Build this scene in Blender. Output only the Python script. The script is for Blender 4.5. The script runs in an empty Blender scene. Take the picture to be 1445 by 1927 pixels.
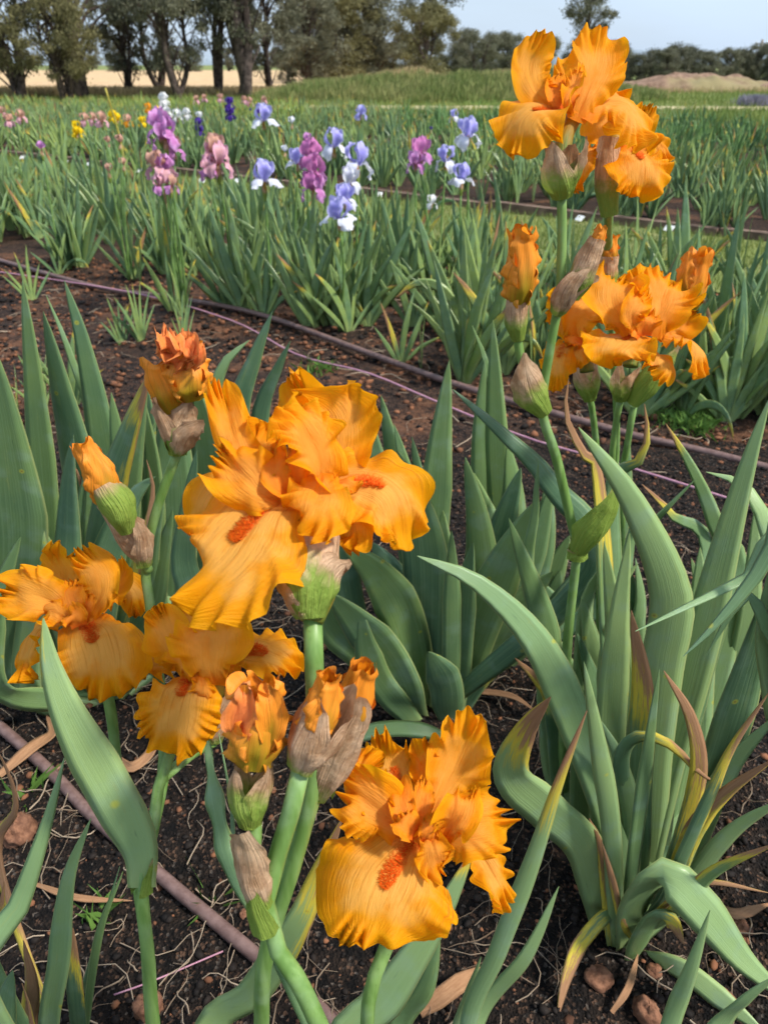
import bpy, math, random
import numpy as np
from mathutils import Vector, Matrix

random.seed(11)
RNG = np.random.default_rng(11)
S = bpy.context.scene
COL = S.collection
R = math.radians

# ------------------------------------------------------------------ camera, world, sun, exposure
F = 1447.0                      # focal length in photograph pixels (1445 x 1927)
PITCH = R(30.2)
CAMH = 1.05
CP, SP = math.cos(PITCH), math.sin(PITCH)
CAM = np.array([0.0, 0.0, CAMH])
cd = bpy.data.cameras.new('camera')
cam = bpy.data.objects.new('camera', cd)
COL.objects.link(cam)
cam.location = CAM
cam.rotation_euler = (math.pi / 2 - PITCH, 0, 0)
cd.sensor_fit = 'VERTICAL'
cd.sensor_height = 34.6
cd.lens = F / 1927 * 34.6
cd.clip_start = 0.02
cd.clip_end = 3000
cd.dof.use_dof = True
cd.dof.focus_distance = 0.66
cd.dof.aperture_fstop = 12.0
S.camera = cam

SUN = Vector((0.60, -0.22, 0.80)).normalized()      # towards the sun
w = bpy.data.worlds.new('World')
S.world = w
w.use_nodes = True
wn = w.node_tree
for n in list(wn.nodes):
    wn.nodes.remove(n)
wo = wn.nodes.new('ShaderNodeOutputWorld')
bg = wn.nodes.new('ShaderNodeBackground')
sky = wn.nodes.new('ShaderNodeTexSky')
sky.sky_type = 'NISHITA'
sky.sun_disc = False
sky.sun_elevation = math.asin(SUN.z)
sky.sun_rotation = math.atan2(SUN.x, SUN.y)
sky.dust_density = 2.0
sky.air_density = 1.0
tc = wn.nodes.new('ShaderNodeTexCoord')
mp = wn.nodes.new('ShaderNodeMapping')
mp.inputs['Scale'].default_value = (1.0, 1.0, 4.0)
cn = wn.nodes.new('ShaderNodeTexNoise')
cn.inputs['Scale'].default_value = 2.2
cn.inputs['Detail'].default_value = 5
cr = wn.nodes.new('ShaderNodeMapRange')
cr.inputs['From Min'].default_value = 0.3
cr.inputs['From Max'].default_value = 0.7
cr.inputs['To Min'].default_value = 0.62
cr.inputs['To Max'].default_value = 0.92
mx = wn.nodes.new('ShaderNodeMix')
mx.data_type = 'RGBA'
mx.inputs[7].default_value = (4.9, 6.1, 7.7, 1)       # thin high cloud
wn.links.new(tc.outputs['Generated'], mp.inputs['Vector'])
wn.links.new(mp.outputs[0], cn.inputs['Vector'])
wn.links.new(cn.outputs[0], cr.inputs[0])
wn.links.new(cr.outputs[0], mx.inputs[0])
wn.links.new(sky.outputs[0], mx.inputs[6])
wn.links.new(mx.outputs[2], bg.inputs[0])
bg.inputs[1].default_value = 0.085
wn.links.new(bg.outputs[0], wo.inputs[0])

sl = bpy.data.lights.new('sun', 'SUN')
sl.energy = 3.0
sl.angle = R(7)
sl.color = (1.0, 0.95, 0.86)
so = bpy.data.objects.new('sun', sl)
COL.objects.link(so)
so.rotation_euler = SUN.to_track_quat('Z', 'Y').to_euler()
so.location = (3, -1, 6)

S.view_settings.view_transform = 'Standard'
S.view_settings.look = 'None'
S.view_settings.gamma = 1.0
S.view_settings.exposure = 0.85
S.render.engine = 'CYCLES'
S.cycles.max_bounces = 6
S.cycles.diffuse_bounces = 3
S.cycles.glossy_bounces = 2
S.cycles.transmission_bounces = 4
S.cycles.transparent_max_bounces = 4
S.cycles.caustics_reflective = False
S.cycles.caustics_refractive = False
S.cycles.use_adaptive_sampling = True
S.cycles.adaptive_threshold = 0.02
S.cycles.use_denoising = True

# ------------------------------------------------------------------ geometry helpers
def ray(u, v):
    x = (u - 722.5) / F
    y = (963.5 - v) / F
    return np.array([x, CP + y * SP, -SP + y * CP])
def atd(u, v, d):
    return CAM + d * ray(u, v)
def atY(u, v, Y):
    r = ray(u, v)
    return CAM + r * (Y / r[1])
def gnd(u, v, z=0.0):
    r = ray(u, v)
    return CAM + r * ((z - CAMH) / r[2])
def pix(P):
    q = np.asarray(P, float) - CAM
    d = q[1] * CP - q[2] * SP
    y = q[1] * SP + q[2] * CP
    return 722.5 + F * q[0] / d, 963.5 - F * y / d, d
def cv(n):
    """camera-space direction (right, up, towards camera) as a world direction"""
    n = np.asarray(n, float)
    v = n[0] * np.array([1, 0, 0]) + n[1] * np.array([0, SP, CP]) - n[2] * np.array([0, CP, -SP])
    return v / np.linalg.norm(v)
def rc(r, c, z=0.0):
    """bed coordinates: r along the rows, c across them"""
    return np.array([0.8 * r + 0.6 * c, -0.6 * r + 0.8 * c, z])
def unit(a):
    a = np.asarray(a, float)
    return a / np.maximum(np.linalg.norm(a, axis=-1, keepdims=True), 1e-9)
def sm(x):
    x = np.clip(x, 0, 1)
    return x * x * (3 - 2 * x)
def curve(pts, n, even=None):
    P = np.asarray(pts, float)
    if len(P) == 2:
        P = np.array([P[0], (P[0] + P[1]) / 2, P[1]])
    E = np.vstack([2 * P[0] - P[1], P, 2 * P[-1] - P[-2]])
    out = []
    for i in range(1, len(E) - 2):
        p0, p1, p2, p3 = E[i - 1], E[i], E[i + 1], E[i + 2]
        for t in np.linspace(0, 1, 16, endpoint=False):
            out.append(0.5 * ((2 * p1) + (-p0 + p2) * t + (2 * p0 - 5 * p1 + 4 * p2 - p3) * t * t + (-p0 + 3 * p1 - 3 * p2 + p3) * t ** 3))
    out.append(P[-1])
    out = np.array(out)
    L = np.concatenate([[0], np.cumsum(np.linalg.norm(np.diff(out, axis=0), axis=1))])
    tt = (np.linspace(0, 1, n) if even is None else np.asarray(even)) * L[-1]
    return np.stack([np.interp(tt, L, out[:, k]) for k in range(3)], 1)
def frames(c, nrm):
    t = unit(np.gradient(c, axis=0))
    s = unit(np.cross(t, nrm))
    n = unit(np.cross(s, t))
    return t, s, n

BASE = {}
def make_mesh(name, V, Q, mat, st=None, smooth=True):
    me = bpy.data.meshes.new(name)
    V = np.ascontiguousarray(np.asarray(V, np.float32).reshape(-1, 3))
    Q = np.ascontiguousarray(np.asarray(Q, np.int32))
    n, k = Q.shape
    me.vertices.add(len(V))
    me.vertices.foreach_set('co', V.ravel())
    me.loops.add(n * k)
    me.loops.foreach_set('vertex_index', Q.ravel())
    me.polygons.add(n)
    me.polygons.foreach_set('loop_start', np.arange(0, n * k, k, dtype=np.int32))
    me.polygons.foreach_set('use_smooth', np.full(n, smooth, dtype=bool))
    me.update(calc_edges=True)
    if st is not None:
        a = me.attributes.new('st', 'FLOAT_VECTOR', 'POINT')
        a.data.foreach_set('vector', np.ascontiguousarray(np.asarray(st, np.float32).reshape(-1, 3)).ravel())
    if mat is not None:
        me.materials.append(mat)
    return me
def link(name, me, parent=None):
    o = bpy.data.objects.new(name, me)
    COL.objects.link(o)
    if parent is not None:
        o.parent = parent
        BASE[o] = BASE[parent]
    return o
def tag(o, label=None, cat=None, group=None, kind=None):
    if label: o['label'] = label
    if cat: o['category'] = cat
    if group: o['group'] = group
    if kind: o['kind'] = kind
    return o
def thing(name, label, cat, loc, group=None):
    o = bpy.data.objects.new(name, None)
    COL.objects.link(o)
    o.empty_display_size = 0.05
    o.location = loc
    BASE[o] = np.asarray(loc, float)
    return tag(o, label, cat, group)
def part(parent, name, V, Q, mat, st=None, smooth=True):
    """world-space vertices -> one mesh object under parent"""
    V = np.asarray(V, float).reshape(-1, 3) - BASE[parent]
    return link(name, make_mesh(name, V, Q, mat, st, smooth), parent)
def solo(name, V, Q, mat, label=None, cat=None, group=None, kind=None, st=None, smooth=True, loc=None):
    V = np.asarray(V, float).reshape(-1, 3)
    if loc is None:
        loc = np.array([V[:, 0].mean(), V[:, 1].mean(), V[:, 2].min()])
    o = link(name, make_mesh(name, V - loc, Q, mat, st, smooth))
    o.location = loc
    BASE[o] = np.asarray(loc, float)
    return tag(o, label, cat, group, kind)
def quads(nv, nu, closed=False):
    i = np.arange(nv - 1)[:, None]
    j = np.arange(nu if closed else nu - 1)[None, :]
    a = i * nu + j
    b = i * nu + (j + 1) % nu
    return np.stack([a, b, b + nu, a + nu], -1).reshape(-1, 4)
def tube(pts, rad, seg=10, n=16, caps=True):
    c = curve(pts, n)
    r = np.interp(np.linspace(0, 1, n), np.linspace(0, 1, len(rad)), rad)
    t = unit(np.gradient(c, axis=0))
    h = np.array([1, 0, 0.0]) if abs(t[n // 2][0]) < 0.8 else np.array([0, 1.0, 0])
    s = unit(np.cross(t, h))
    q = np.cross(s, t)
    a = np.linspace(0, 2 * np.pi, seg, endpoint=False)
    V = c[:, None] + r[:, None, None] * (np.cos(a)[None, :, None] * s[:, None] + np.sin(a)[None, :, None] * q[:, None])
    tv = np.linspace(0, 1, n)
    if caps:
        V = np.concatenate([c[:1, None] + (V[:1] - c[:1, None]) * 1e-3, V, c[-1:, None] + (V[-1:] - c[-1:, None]) * 1e-3])
        tv = np.concatenate([[0], tv, [1]])
        n += 2
    Q = quads(n, seg, True)
    V = V.reshape(-1, 3)
    st = np.stack([np.tile(np.linspace(-1, 1, seg), n), np.repeat(tv, seg), np.zeros(n * seg)], 1)
    return V, Q, st
def vnoise(x, y, seed=0):
    """cheap smooth value noise"""
    xi, yi = np.floor(x).astype(int), np.floor(y).astype(int)
    fx, fy = sm(x - xi), sm(y - yi)
    def h(a, b):
        v = np.sin(a * 127.1 + b * 311.7 + seed * 74.7) * 43758.5453
        return v - np.floor(v)
    return (h(xi, yi) * (1 - fx) + h(xi + 1, yi) * fx) * (1 - fy) + (h(xi, yi + 1) * (1 - fx) + h(xi + 1, yi + 1) * fx) * fy

# ------------------------------------------------------------------ materials
def newmat(name):
    m = bpy.data.materials.new(name)
    m.use_nodes = True
    t = m.node_tree
    for n in list(t.nodes):
        t.nodes.remove(n)
    return m, t
class G:
    """tiny node-graph helper"""
    def __init__(self, t):
        self.t = t
    def n(self, typ, ins=None, **kw):
        nd = self.t.nodes.new('ShaderNode' + typ)
        for k, v in kw.items():
            setattr(nd, k, v)
        for k, v in (ins or {}).items():
            self.set(nd.inputs[k], v)
        return nd
    def set(self, sock, v):
        if hasattr(v, 'is_output'):
            self.t.links.new(v, sock)
        elif isinstance(v, bpy.types.Node):
            self.t.links.new(v.outputs[0], sock)
        else:
            if isinstance(v, tuple) and len(v) == 3 and sock.type == 'RGBA':
                v = v + (1,)
            sock.default_value = v
    def m(self, op, a, b=0.0, c=0.0):
        nd = self.n('Math', operation=op)
        self.set(nd.inputs[0], a); self.set(nd.inputs[1], b); self.set(nd.inputs[2], c)
        return nd.outputs[0]
    def mix(self, f, a, b, blend='MIX'):
        nd = self.n('Mix', data_type='RGBA', blend_type=blend)
        self.set(nd.inputs[0], f); self.set(nd.inputs[6], a); self.set(nd.inputs[7], b)
        return nd.outputs[2]
    def rng(self, v, a, b, c=0.0, d=1.0, smooth=True):
        nd = self.n('MapRange', interpolation_type='SMOOTHSTEP' if smooth else 'LINEAR')
        for i, x in enumerate((v, a, b, c, d)):
            self.set(nd.inputs[i], x)
        return nd.outputs[0]
    def noise(self, vec, scale, detail=2.0, rough=0.5):
        nd = self.n('TexNoise', {'Scale': scale, 'Detail': detail, 'Roughness': rough})
        if vec is not None:
            self.set(nd.inputs['Vector'], vec)
        return nd.outputs[0]
    def vec(self, x, y, z=0.0):
        nd = self.n('CombineXYZ')
        self.set(nd.inputs[0], x); self.set(nd.inputs[1], y); self.set(nd.inputs[2], z)
        return nd.outputs[0]
    def st(self):
        a = self.n('Attribute', attribute_name='st')
        s = self.n('SeparateXYZ', {0: a.outputs['Vector']})
        return s.outputs[0], s.outputs[1], s.outputs[2]
    def out(self, shader):
        o = self.n('OutputMaterial')
        self.t.links.new(shader, o.inputs[0])
    def princ(self, col, rough=0.5, spec=0.3, bump=None, bs=0.3, bd=0.001, trans=0.0, tcol=None, **extra):
        p = self.n('BsdfPrincipled', {'Base Color': col, 'Roughness': rough, 'Specular IOR Level': spec})
        for k, v in extra.items():
            self.set(p.inputs[k], v)
        nb = None
        if bump is not None:
            nb = self.n('Bump', {'Strength': bs, 'Distance': bd, 'Height': bump})
            self.t.links.new(nb.outputs[0], p.inputs['Normal'])
        sh = p.outputs[0]
        if trans > 0:
            tr = self.n('BsdfTranslucent', {'Color': tcol if tcol is not None else col})
            if nb: self.t.links.new(nb.outputs[0], tr.inputs['Normal'])
            mxs = self.n('MixShader', {0: trans})
            self.t.links.new(sh, mxs.inputs[1]); self.t.links.new(tr.outputs[0], mxs.inputs[2])
            sh = mxs.outputs[0]
        self.out(sh)
MAT = {}

def petal_mat(name, main, edge, mid, throat, vein, veinamt, trans=0.3):
    m, t = newmat(name); g = G(t)
    s, tt, sd = g.st()
    sa = g.m('ABSOLUTE', s)
    tex = g.n('TexCoord').outputs['Object']
    rim = g.m('MAXIMUM', g.m('POWER', sa, 2.0), g.rng(tt, 0.62, 1.0))
    mot = g.noise(tex, 70.0, 3.0)
    col = g.mix(g.rng(g.m('ADD', rim, g.m('MULTIPLY', g.m('SUBTRACT', mot, 0.5), 0.9)), 0.0, 0.55), mid, main)
    col = g.mix(g.rng(rim, 0.55, 1.0, 0.0, 0.75), col, edge)
    col = g.mix(g.rng(mot, 0.52, 0.75, 0.0, 0.35), col, throat)
    col = g.mix(g.rng(tt, 0.30, 0.0, 0.0, 0.85), col, throat)
    vn = g.noise(g.vec(g.m('MULTIPLY', s, 26.0), g.m('MULTIPLY', tt, 1.1), g.m('MULTIPLY', sd, 9.0)), 1.0, 3.0, 0.6)
    vm = g.m('MULTIPLY', g.rng(vn, 0.53, 0.66), g.m('MULTIPLY', g.rng(tt, 0.95, 0.35), veinamt))
    col = g.mix(vm, col, vein)
    crepe = g.noise(g.vec(g.m('MULTIPLY', s, 9.0), g.m('MULTIPLY', tt, 3.0), g.m('MULTIPLY', sd, 5.0)), 1.6, 4.0, 0.65)
    h = g.m('ADD', g.m('MULTIPLY', vn, 0.6), crepe)
    g.princ(col, 0.5, 0.14, h, 0.65, 0.002, trans, g.mix(0.5, col, edge))
    MAT[name] = m
petal_mat('fall_orange', (0.95, 0.37, 0.006), (0.96, 0.44, 0.005), (0.96, 0.46, 0.085), (0.92, 0.24, 0.006), (0.66, 0.22, 0.018), 0.65, 0.48)
petal_mat('std_orange', (0.95, 0.37, 0.008), (0.96, 0.45, 0.006), (0.96, 0.41, 0.060), (0.94, 0.27, 0.010), (0.86, 0.28, 0.012), 0.25, 0.5)
petal_mat('style_orange', (0.92, 0.28, 0.008), (0.90, 0.33, 0.012), (0.88, 0.28, 0.03), (0.82, 0.13, 0.01), (0.7, 0.16, 0.02), 0.3)
petal_mat('lilac', (0.45, 0.43, 0.82), (0.60, 0.59, 0.88), (0.34, 0.31, 0.78), (0.30, 0.25, 0.60), (0.20, 0.16, 0.6), 0.3)
petal_mat('pale', (0.80, 0.81, 0.88), (0.84, 0.85, 0.89), (0.74, 0.75, 0.88), (0.55, 0.50, 0.80), (0.5, 0.45, 0.75), 0.2)
petal_mat('white', (0.80, 0.80, 0.80), (0.84, 0.84, 0.84), (0.76, 0.76, 0.78), (0.7, 0.7, 0.5), (0.7, 0.7, 0.6), 0.1)
petal_mat('mauve', (0.64, 0.32, 0.62), (0.68, 0.36, 0.68), (0.55, 0.20, 0.48), (0.50, 0.16, 0.18), (0.35, 0.08, 0.3), 0.4)
petal_mat('magenta', (0.56, 0.17, 0.42), (0.66, 0.30, 0.56), (0.58, 0.20, 0.44), (0.45, 0.12, 0.15), (0.3, 0.05, 0.2), 0.4)
petal_mat('pink', (0.78, 0.42, 0.52), (0.70, 0.40, 0.55), (0.74, 0.40, 0.42), (0.65, 0.28, 0.2), (0.5, 0.2, 0.25), 0.3)
petal_mat('peach', (0.62, 0.35, 0.26), (0.60, 0.36, 0.30), (0.55, 0.30, 0.22), (0.5, 0.25, 0.15), (0.4, 0.2, 0.12), 0.3)
petal_mat('yellow', (0.86, 0.60, 0.01), (0.88, 0.66, 0.02), (0.85, 0.55, 0.01), (0.8, 0.45, 0.01), (0.7, 0.4, 0.01), 0.2)
petal_mat('purple', (0.07, 0.03, 0.28), (0.12, 0.06, 0.40), (0.05, 0.02, 0.20), (0.05, 0.02, 0.15), (0.03, 0.01, 0.12), 0.3)
petal_mat('wilt', (0.90, 0.27, 0.06), (0.92, 0.34, 0.12), (0.90, 0.24, 0.07), (0.78, 0.22, 0.03), (0.5, 0.12, 0.02), 0.6, 0.2)

def bud_mat(name, top, low):
    m, t = newmat(name); g = G(t)
    s, tt, sd = g.st()
    vn = g.noise(g.vec(g.m('MULTIPLY', s, 15.0), g.m('MULTIPLY', tt, 1.1), sd), 1.0, 3.0, 0.6)
    f = g.rng(g.m('ADD', tt, g.m('MULTIPLY', g.m('ABSOLUTE', s), 0.55)), 0.18, 0.85)
    col = g.mix(f, low, top)
    col = g.mix(g.m('MULTIPLY', g.rng(vn, 0.5, 0.66), 0.55), col, (0.42, 0.17, 0.015))
    g.princ(col, 0.5, 0.3, vn, 0.7, 0.0015, 0.12)
    MAT[name] = m
bud_mat('bud', (0.82, 0.27, 0.022), (0.30, 0.22, 0.012))
bud_mat('tube_green', (0.36, 0.20, 0.02), (0.14, 0.19, 0.03))

m, t = newmat('beard'); g = G(t)
s, tt, sd = g.st()
g.princ(g.mix(tt, (0.88, 0.05, 0.003), (0.96, 0.24, 0.008)), 0.6, 0.2, trans=0.2)
MAT['beard'] = m

def leaf_mat(name, cool, warm, spots=1.0):
    m, t = newmat(name); g = G(t)
    s, tt, age = g.st()
    tex = g.n('TexCoord').outputs['Object']
    rnd = g.n('ObjectInfo').outputs['Random']
    big = g.noise(tex, 9.0, 2.0)
    f = g.m('ADD', g.m('MULTIPLY', rnd, 0.7), g.m('MULTIPLY', g.m('SUBTRACT', big, 0.45), 1.2))
    col = g.mix(g.rng(f, 0.0, 0.9, smooth=False), cool, warm)
    ln = g.noise(g.vec(g.m('MULTIPLY', s, 21.0), g.m('MULTIPLY', tt, 1.2), g.m('MULTIPLY', rnd, 30.0)), 1.0, 2.0)
    col = g.mix(g.rng(ln, 0.42, 0.70, 0.0, 0.65), col, g.mix(0.5, col, (0.24, 0.36, 0.18)))
    bloom = g.noise(tex, 26.0, 3.0)
    col = g.mix(g.rng(bloom, 0.5, 0.72, 0.0, 0.30), col, (0.22, 0.33, 0.26))
    col = g.mix(g.m('MULTIPLY', g.rng(tt, 0.16, 0.0), 0.6), col, (0.30, 0.38, 0.14))
    scuff = g.noise(g.vec(g.m('MULTIPLY', s, 2.5), g.m('MULTIPLY', tt, 7.0), g.m('MULTIPLY', rnd, 13.0)), 1.3, 5.0, 0.7)
    col = g.mix(g.rng(scuff, 0.58, 0.74, 0.0, 0.5), col, (0.26, 0.31, 0.10))
    col = g.mix(g.rng(scuff, 0.40, 0.26, 0.0, 0.45), col, (0.045, 0.10, 0.06))
    sa = g.m('ABSOLUTE', s)
    col = g.mix(g.rng(sa, 0.90, 0.99, 0.0, 0.7), col, (0.36, 0.42, 0.16))
    # insect spots, yellow halo round a brown dot
    if spots:
        vo = g.n('TexVoronoi', {'Vector': tex, 'Scale': 34.0}, feature='F1')
        keep = g.rng(g.n('SeparateColor', {0: vo.outputs['Color']}).outputs[0], 0.80, 0.82)
        dd = vo.outputs['Distance']
        col = g.mix(g.m('MULTIPLY', g.m('MULTIPLY', g.rng(dd, 0.17, 0.09), keep), 0.7), col, (0.42, 0.42, 0.05))
        col = g.mix(g.m('MULTIPLY', g.m('MULTIPLY', g.rng(dd, 0.075, 0.04), keep), 0.75), col, (0.22, 0.13, 0.04))
    jag = g.noise(g.vec(g.m('MULTIPLY', s, 5.0), g.m('MULTIPLY', tt, 9.0), g.m('MULTIPLY', rnd, 20.0)), 1.0, 4.0, 0.7)
    a = g.m('ADD', age, g.m('MULTIPLY', g.m('SUBTRACT', jag, 0.5), g.m('MULTIPLY', g.rng(age, 0.01, 0.2), 1.5)))
    col = g.mix(g.rng(a, 0.12, 0.55), col, g.mix(jag, (0.40, 0.33, 0.03), (0.66, 0.52, 0.05)))
    dry = g.mix(jag, (0.16, 0.065, 0.025), (0.44, 0.25, 0.13))
    col = g.mix(g.rng(a, 0.55, 0.85), col, dry)
    g.princ(col, g.rng(g.m('ADD', a, g.m('MULTIPLY', scuff, .25)), 0.1, 0.9, 0.36, 0.85), 0.42, g.m('ADD', ln, g.m('MULTIPLY', jag, g.rng(a, 0.6, 0.9))), 0.35, 0.0012)
    MAT[name] = m
leaf_mat('leaf', (0.075, 0.155, 0.085), (0.170, 0.265, 0.082))
leaf_mat('leaf_pale', (0.18, 0.29, 0.125), (0.27, 0.38, 0.14))
leaf_mat('leaf_far', (0.100, 0.190, 0.085), (0.250, 0.335, 0.080), 0)
leaf_mat('leaf_lime', (0.18, 0.28, 0.05), (0.32, 0.38, 0.06), 0)
leaf_mat('leaf_deep', (0.060, 0.155, 0.045), (0.13, 0.25, 0.055), 0)

m, t = newmat('stem'); g = G(t)
s, tt, sd = g.st()
tex = g.n('TexCoord').outputs['Object']
mpv = g.n('Mapping', {'Vector': tex, 'Scale': (1.0, 1.0, 0.08)})
nz = g.noise(mpv.outputs[0], 120.0, 3.0)
n2 = g.noise(tex, 40.0, 3.0)
col = g.mix(g.rng(nz, 0.3, 0.75), (0.11, 0.21, 0.045), (0.21, 0.34, 0.10))
col = g.mix(g.rng(n2, 0.45, 0.75, 0.0, 0.5), col, (0.26, 0.38, 0.20))
sp_ = g.noise(tex, 420.0, 1.0)
col = g.mix(g.rng(sp_, 0.68, 0.75, 0.0, 0.4), col, (0.08, 0.14, 0.03))
g.princ(col, 0.42, 0.35, nz, 0.2, 0.001)
MAT['stem'] = m

def spathe_mat(name, lo, hi):
    m, t = newmat(name); g = G(t)
    s, tt, sd = g.st()
    tex = g.n('TexCoord').outputs['Object']
    vn = g.noise(g.vec(g.m('MULTIPLY', s, 16.0), g.m('MULTIPLY', tt, 1.5), g.m('MULTIPLY', sd, 7.0)), 1.0, 3.0, 0.6)
    pn = g.noise(tex, 55.0, 4.0, 0.65)
    f = g.rng(g.m('ADD', tt, g.m('MULTIPLY', g.m('SUBTRACT', pn, 0.5), 0.55)), lo, hi)
    paper = g.mix(g.rng(pn, 0.3, 0.7), (0.44, 0.24, 0.12), (0.76, 0.52, 0.33))
    paper = g.mix(g.rng(vn, 0.5, 0.68, 0.0, 0.5), paper, (0.26, 0.13, 0.08))
    green = g.mix(vn, (0.16, 0.29, 0.035), (0.36, 0.44, 0.09))
    col = g.mix(f, green, paper)
    g.princ(col, 0.6, 0.22, g.m('ADD', vn, pn), 1.0, 0.003, 0.28)
    MAT[name] = m
spathe_mat('spathe', 0.30, 0.62)
spathe_mat('spathe_dry', 0.02, 0.22)
spathe_mat('spathe_green', 0.72, 1.05)

def simple(name, c1, c2, scale, rough=0.8, bump=0.4, bd=0.01, detail=5.0, spec=0.2, c3=None, islands=False):
    m, t = newmat(name); g = G(t)
    tex = g.n('TexCoord').outputs['Object']
    nz = g.noise(tex, scale, detail, 0.62)
    col = g.mix(g.rng(nz, 0.35, 0.65), c1, c2)
    if c3:
        col = g.mix(g.rng(g.noise(tex, scale * 0.13, 3.0), 0.45, 0.65), col, c3)
    if islands:
        ri = g.n('NewGeometry').outputs['Random Per Island']
        col = g.mix(ri, g.mix(0.75, col, c1), g.mix(0.75, col, c2))
    g.princ(col, rough, spec, nz, bump, bd)
    MAT[name] = m
simple('pipe', (0.13, 0.075, 0.065), (0.20, 0.125, 0.11), 60, 0.5, 0.25, 0.001, spec=0.4)
simple('cord', (0.42, 0.20, 0.28), (0.50, 0.28, 0.34), 90, 0.6, 0.3, 0.001)
simple('stone', (0.13, 0.058, 0.034), (0.27, 0.13, 0.075), 90, 0.85, 0.8, 0.003, c3=(0.14, 0.07, 0.045))
simple('gravel', (0.040, 0.020, 0.014), (0.27, 0.115, 0.058), 40, 0.9, 0.5, 0.003, islands=True)
simple('char', (0.005, 0.004, 0.004), (0.022, 0.016, 0.013), 60, 0.75, 0.6, 0.003, islands=True)
simple('straw', (0.13, 0.085, 0.055), (0.46, 0.36, 0.26), 30, 0.85, 0.3, 0.001, islands=True)
simple('timber', (0.10, 0.065, 0.048), (0.20, 0.135, 0.10), 14, 0.85, 0.6, 0.004)
simple('label', (0.78, 0.78, 0.76), (0.84, 0.84, 0.82), 8, 0.4, 0.0, 0.001)
simple('cane', (0.50, 0.40, 0.07), (0.62, 0.52, 0.12), 20, 0.5, 0.2, 0.001)
simple('bark', (0.04, 0.03, 0.026), (0.12, 0.09, 0.075), 6, 0.9, 0.8, 0.03)
simple('pole', (0.22, 0.19, 0.17), (0.30, 0.27, 0.25), 4, 0.9, 0.4, 0.01)
simple('dirt', (0.15, 0.09, 0.06), (0.28, 0.18, 0.125), 3.0, 0.95, 0.6, 0.05, c3=(0.24, 0.20, 0.10))
simple('field', (0.15, 0.17, 0.055), (0.27, 0.27, 0.10), 1.3, 0.95, 0.6, 0.03, c3=(0.12, 0.19, 0.045))
simple('dry_field', (0.46, 0.30, 0.16), (0.58, 0.41, 0.24), 0.7, 0.95, 0.5, 0.05, c3=(0.50, 0.36, 0.19))
simple('track', (0.40, 0.34, 0.18), (0.50, 0.42, 0.25), 1.5, 0.95, 0.4, 0.02)
simple('turf', (0.13, 0.155, 0.05), (0.25, 0.25, 0.10), 7, 0.95, 0.6, 0.02, c3=(0.16, 0.20, 0.055))
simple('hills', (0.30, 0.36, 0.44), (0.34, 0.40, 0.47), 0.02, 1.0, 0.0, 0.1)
def blade_mat(name, a, b, trans=0.25):
    m, t = newmat(name); g = G(t)
    ri = g.n('NewGeometry').outputs['Random Per Island']
    tex = g.n('TexCoord').outputs['Object']
    f = g.m('ADD', g.m('MULTIPLY', ri, 0.6), g.m('MULTIPLY', g.rng(g.noise(tex, 0.9, 2.0), 0.35, 0.65), 0.4))
    g.princ(g.mix(f, a, b), 0.6, 0.2, trans=trans)
    MAT[name] = m
blade_mat('blade_grass', (0.10, 0.17, 0.035), (0.30, 0.33, 0.10))
blade_mat('blade_mound', (0.13, 0.20, 0.05), (0.38, 0.36, 0.15))
blade_mat('blade_dry', (0.34, 0.25, 0.12), (0.52, 0.41, 0.22))
blade_mat('gum_grey', (0.095, 0.10, 0.062), (0.235, 0.23, 0.15), .3)
blade_mat('gum_olive', (0.12, 0.115, 0.05), (0.26, 0.235, 0.105), .3)
blade_mat('gum_dark', (0.07, 0.075, 0.048), (0.18, 0.178, 0.115), .3)
blade_mat('weed', (0.07, 0.16, 0.03), (0.16, 0.28, 0.06))
blade_mat('lavender', (0.20, 0.19, 0.24), (0.32, 0.30, 0.36))

# soil: black mulch, brown clods and rusty flecks
def soil_mat(name, dark, brown, rust, rustiness):
    m, t = newmat(name); g = G(t)
    tex = g.n('TexCoord').outputs['Object']
    n1 = g.noise(tex, 3.2, 4.0, 0.6)
    n2 = g.noise(tex, 42.0, 6.0, 0.7)
    vo = g.n('TexVoronoi', {'Vector': tex, 'Scale': 240.0})
    vr = g.n('SeparateColor', {0: vo.outputs['Color']}).outputs[0]
    col = g.mix(g.rng(n2, 0.38, 0.66), dark, brown)
    col = g.mix(g.m('MULTIPLY', g.rng(n1, 0.62 - rustiness, 0.78 - rustiness), g.rng(n2, 0.3, 0.6)), col, rust)
    col = g.mix(g.m('MULTIPLY', g.rng(vr, 0.84, 0.94), 0.55), col, g.mix(n2, rust, (0.24, 0.14, 0.09)))
    col = g.mix(g.m('MULTIPLY', g.rng(vr, 0.05, 0.02), 0.4), col, (0.22, 0.18, 0.15))
    h = g.m('ADD', n2, g.m('MULTIPLY', vo.outputs['Distance'], 0.6))
    g.princ(col, 0.92, 0.18, h, 0.9, 0.012)
    MAT[name] = m
soil_mat('soil_near', (0.0045, 0.004, 0.004), (0.024, 0.016, 0.012), (0.075, 0.036, 0.022), 0.0)
soil_mat('soil_red', (0.010, 0.008, 0.008), (0.060, 0.034, 0.024), (0.17, 0.078, 0.042), 0.13)

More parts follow.
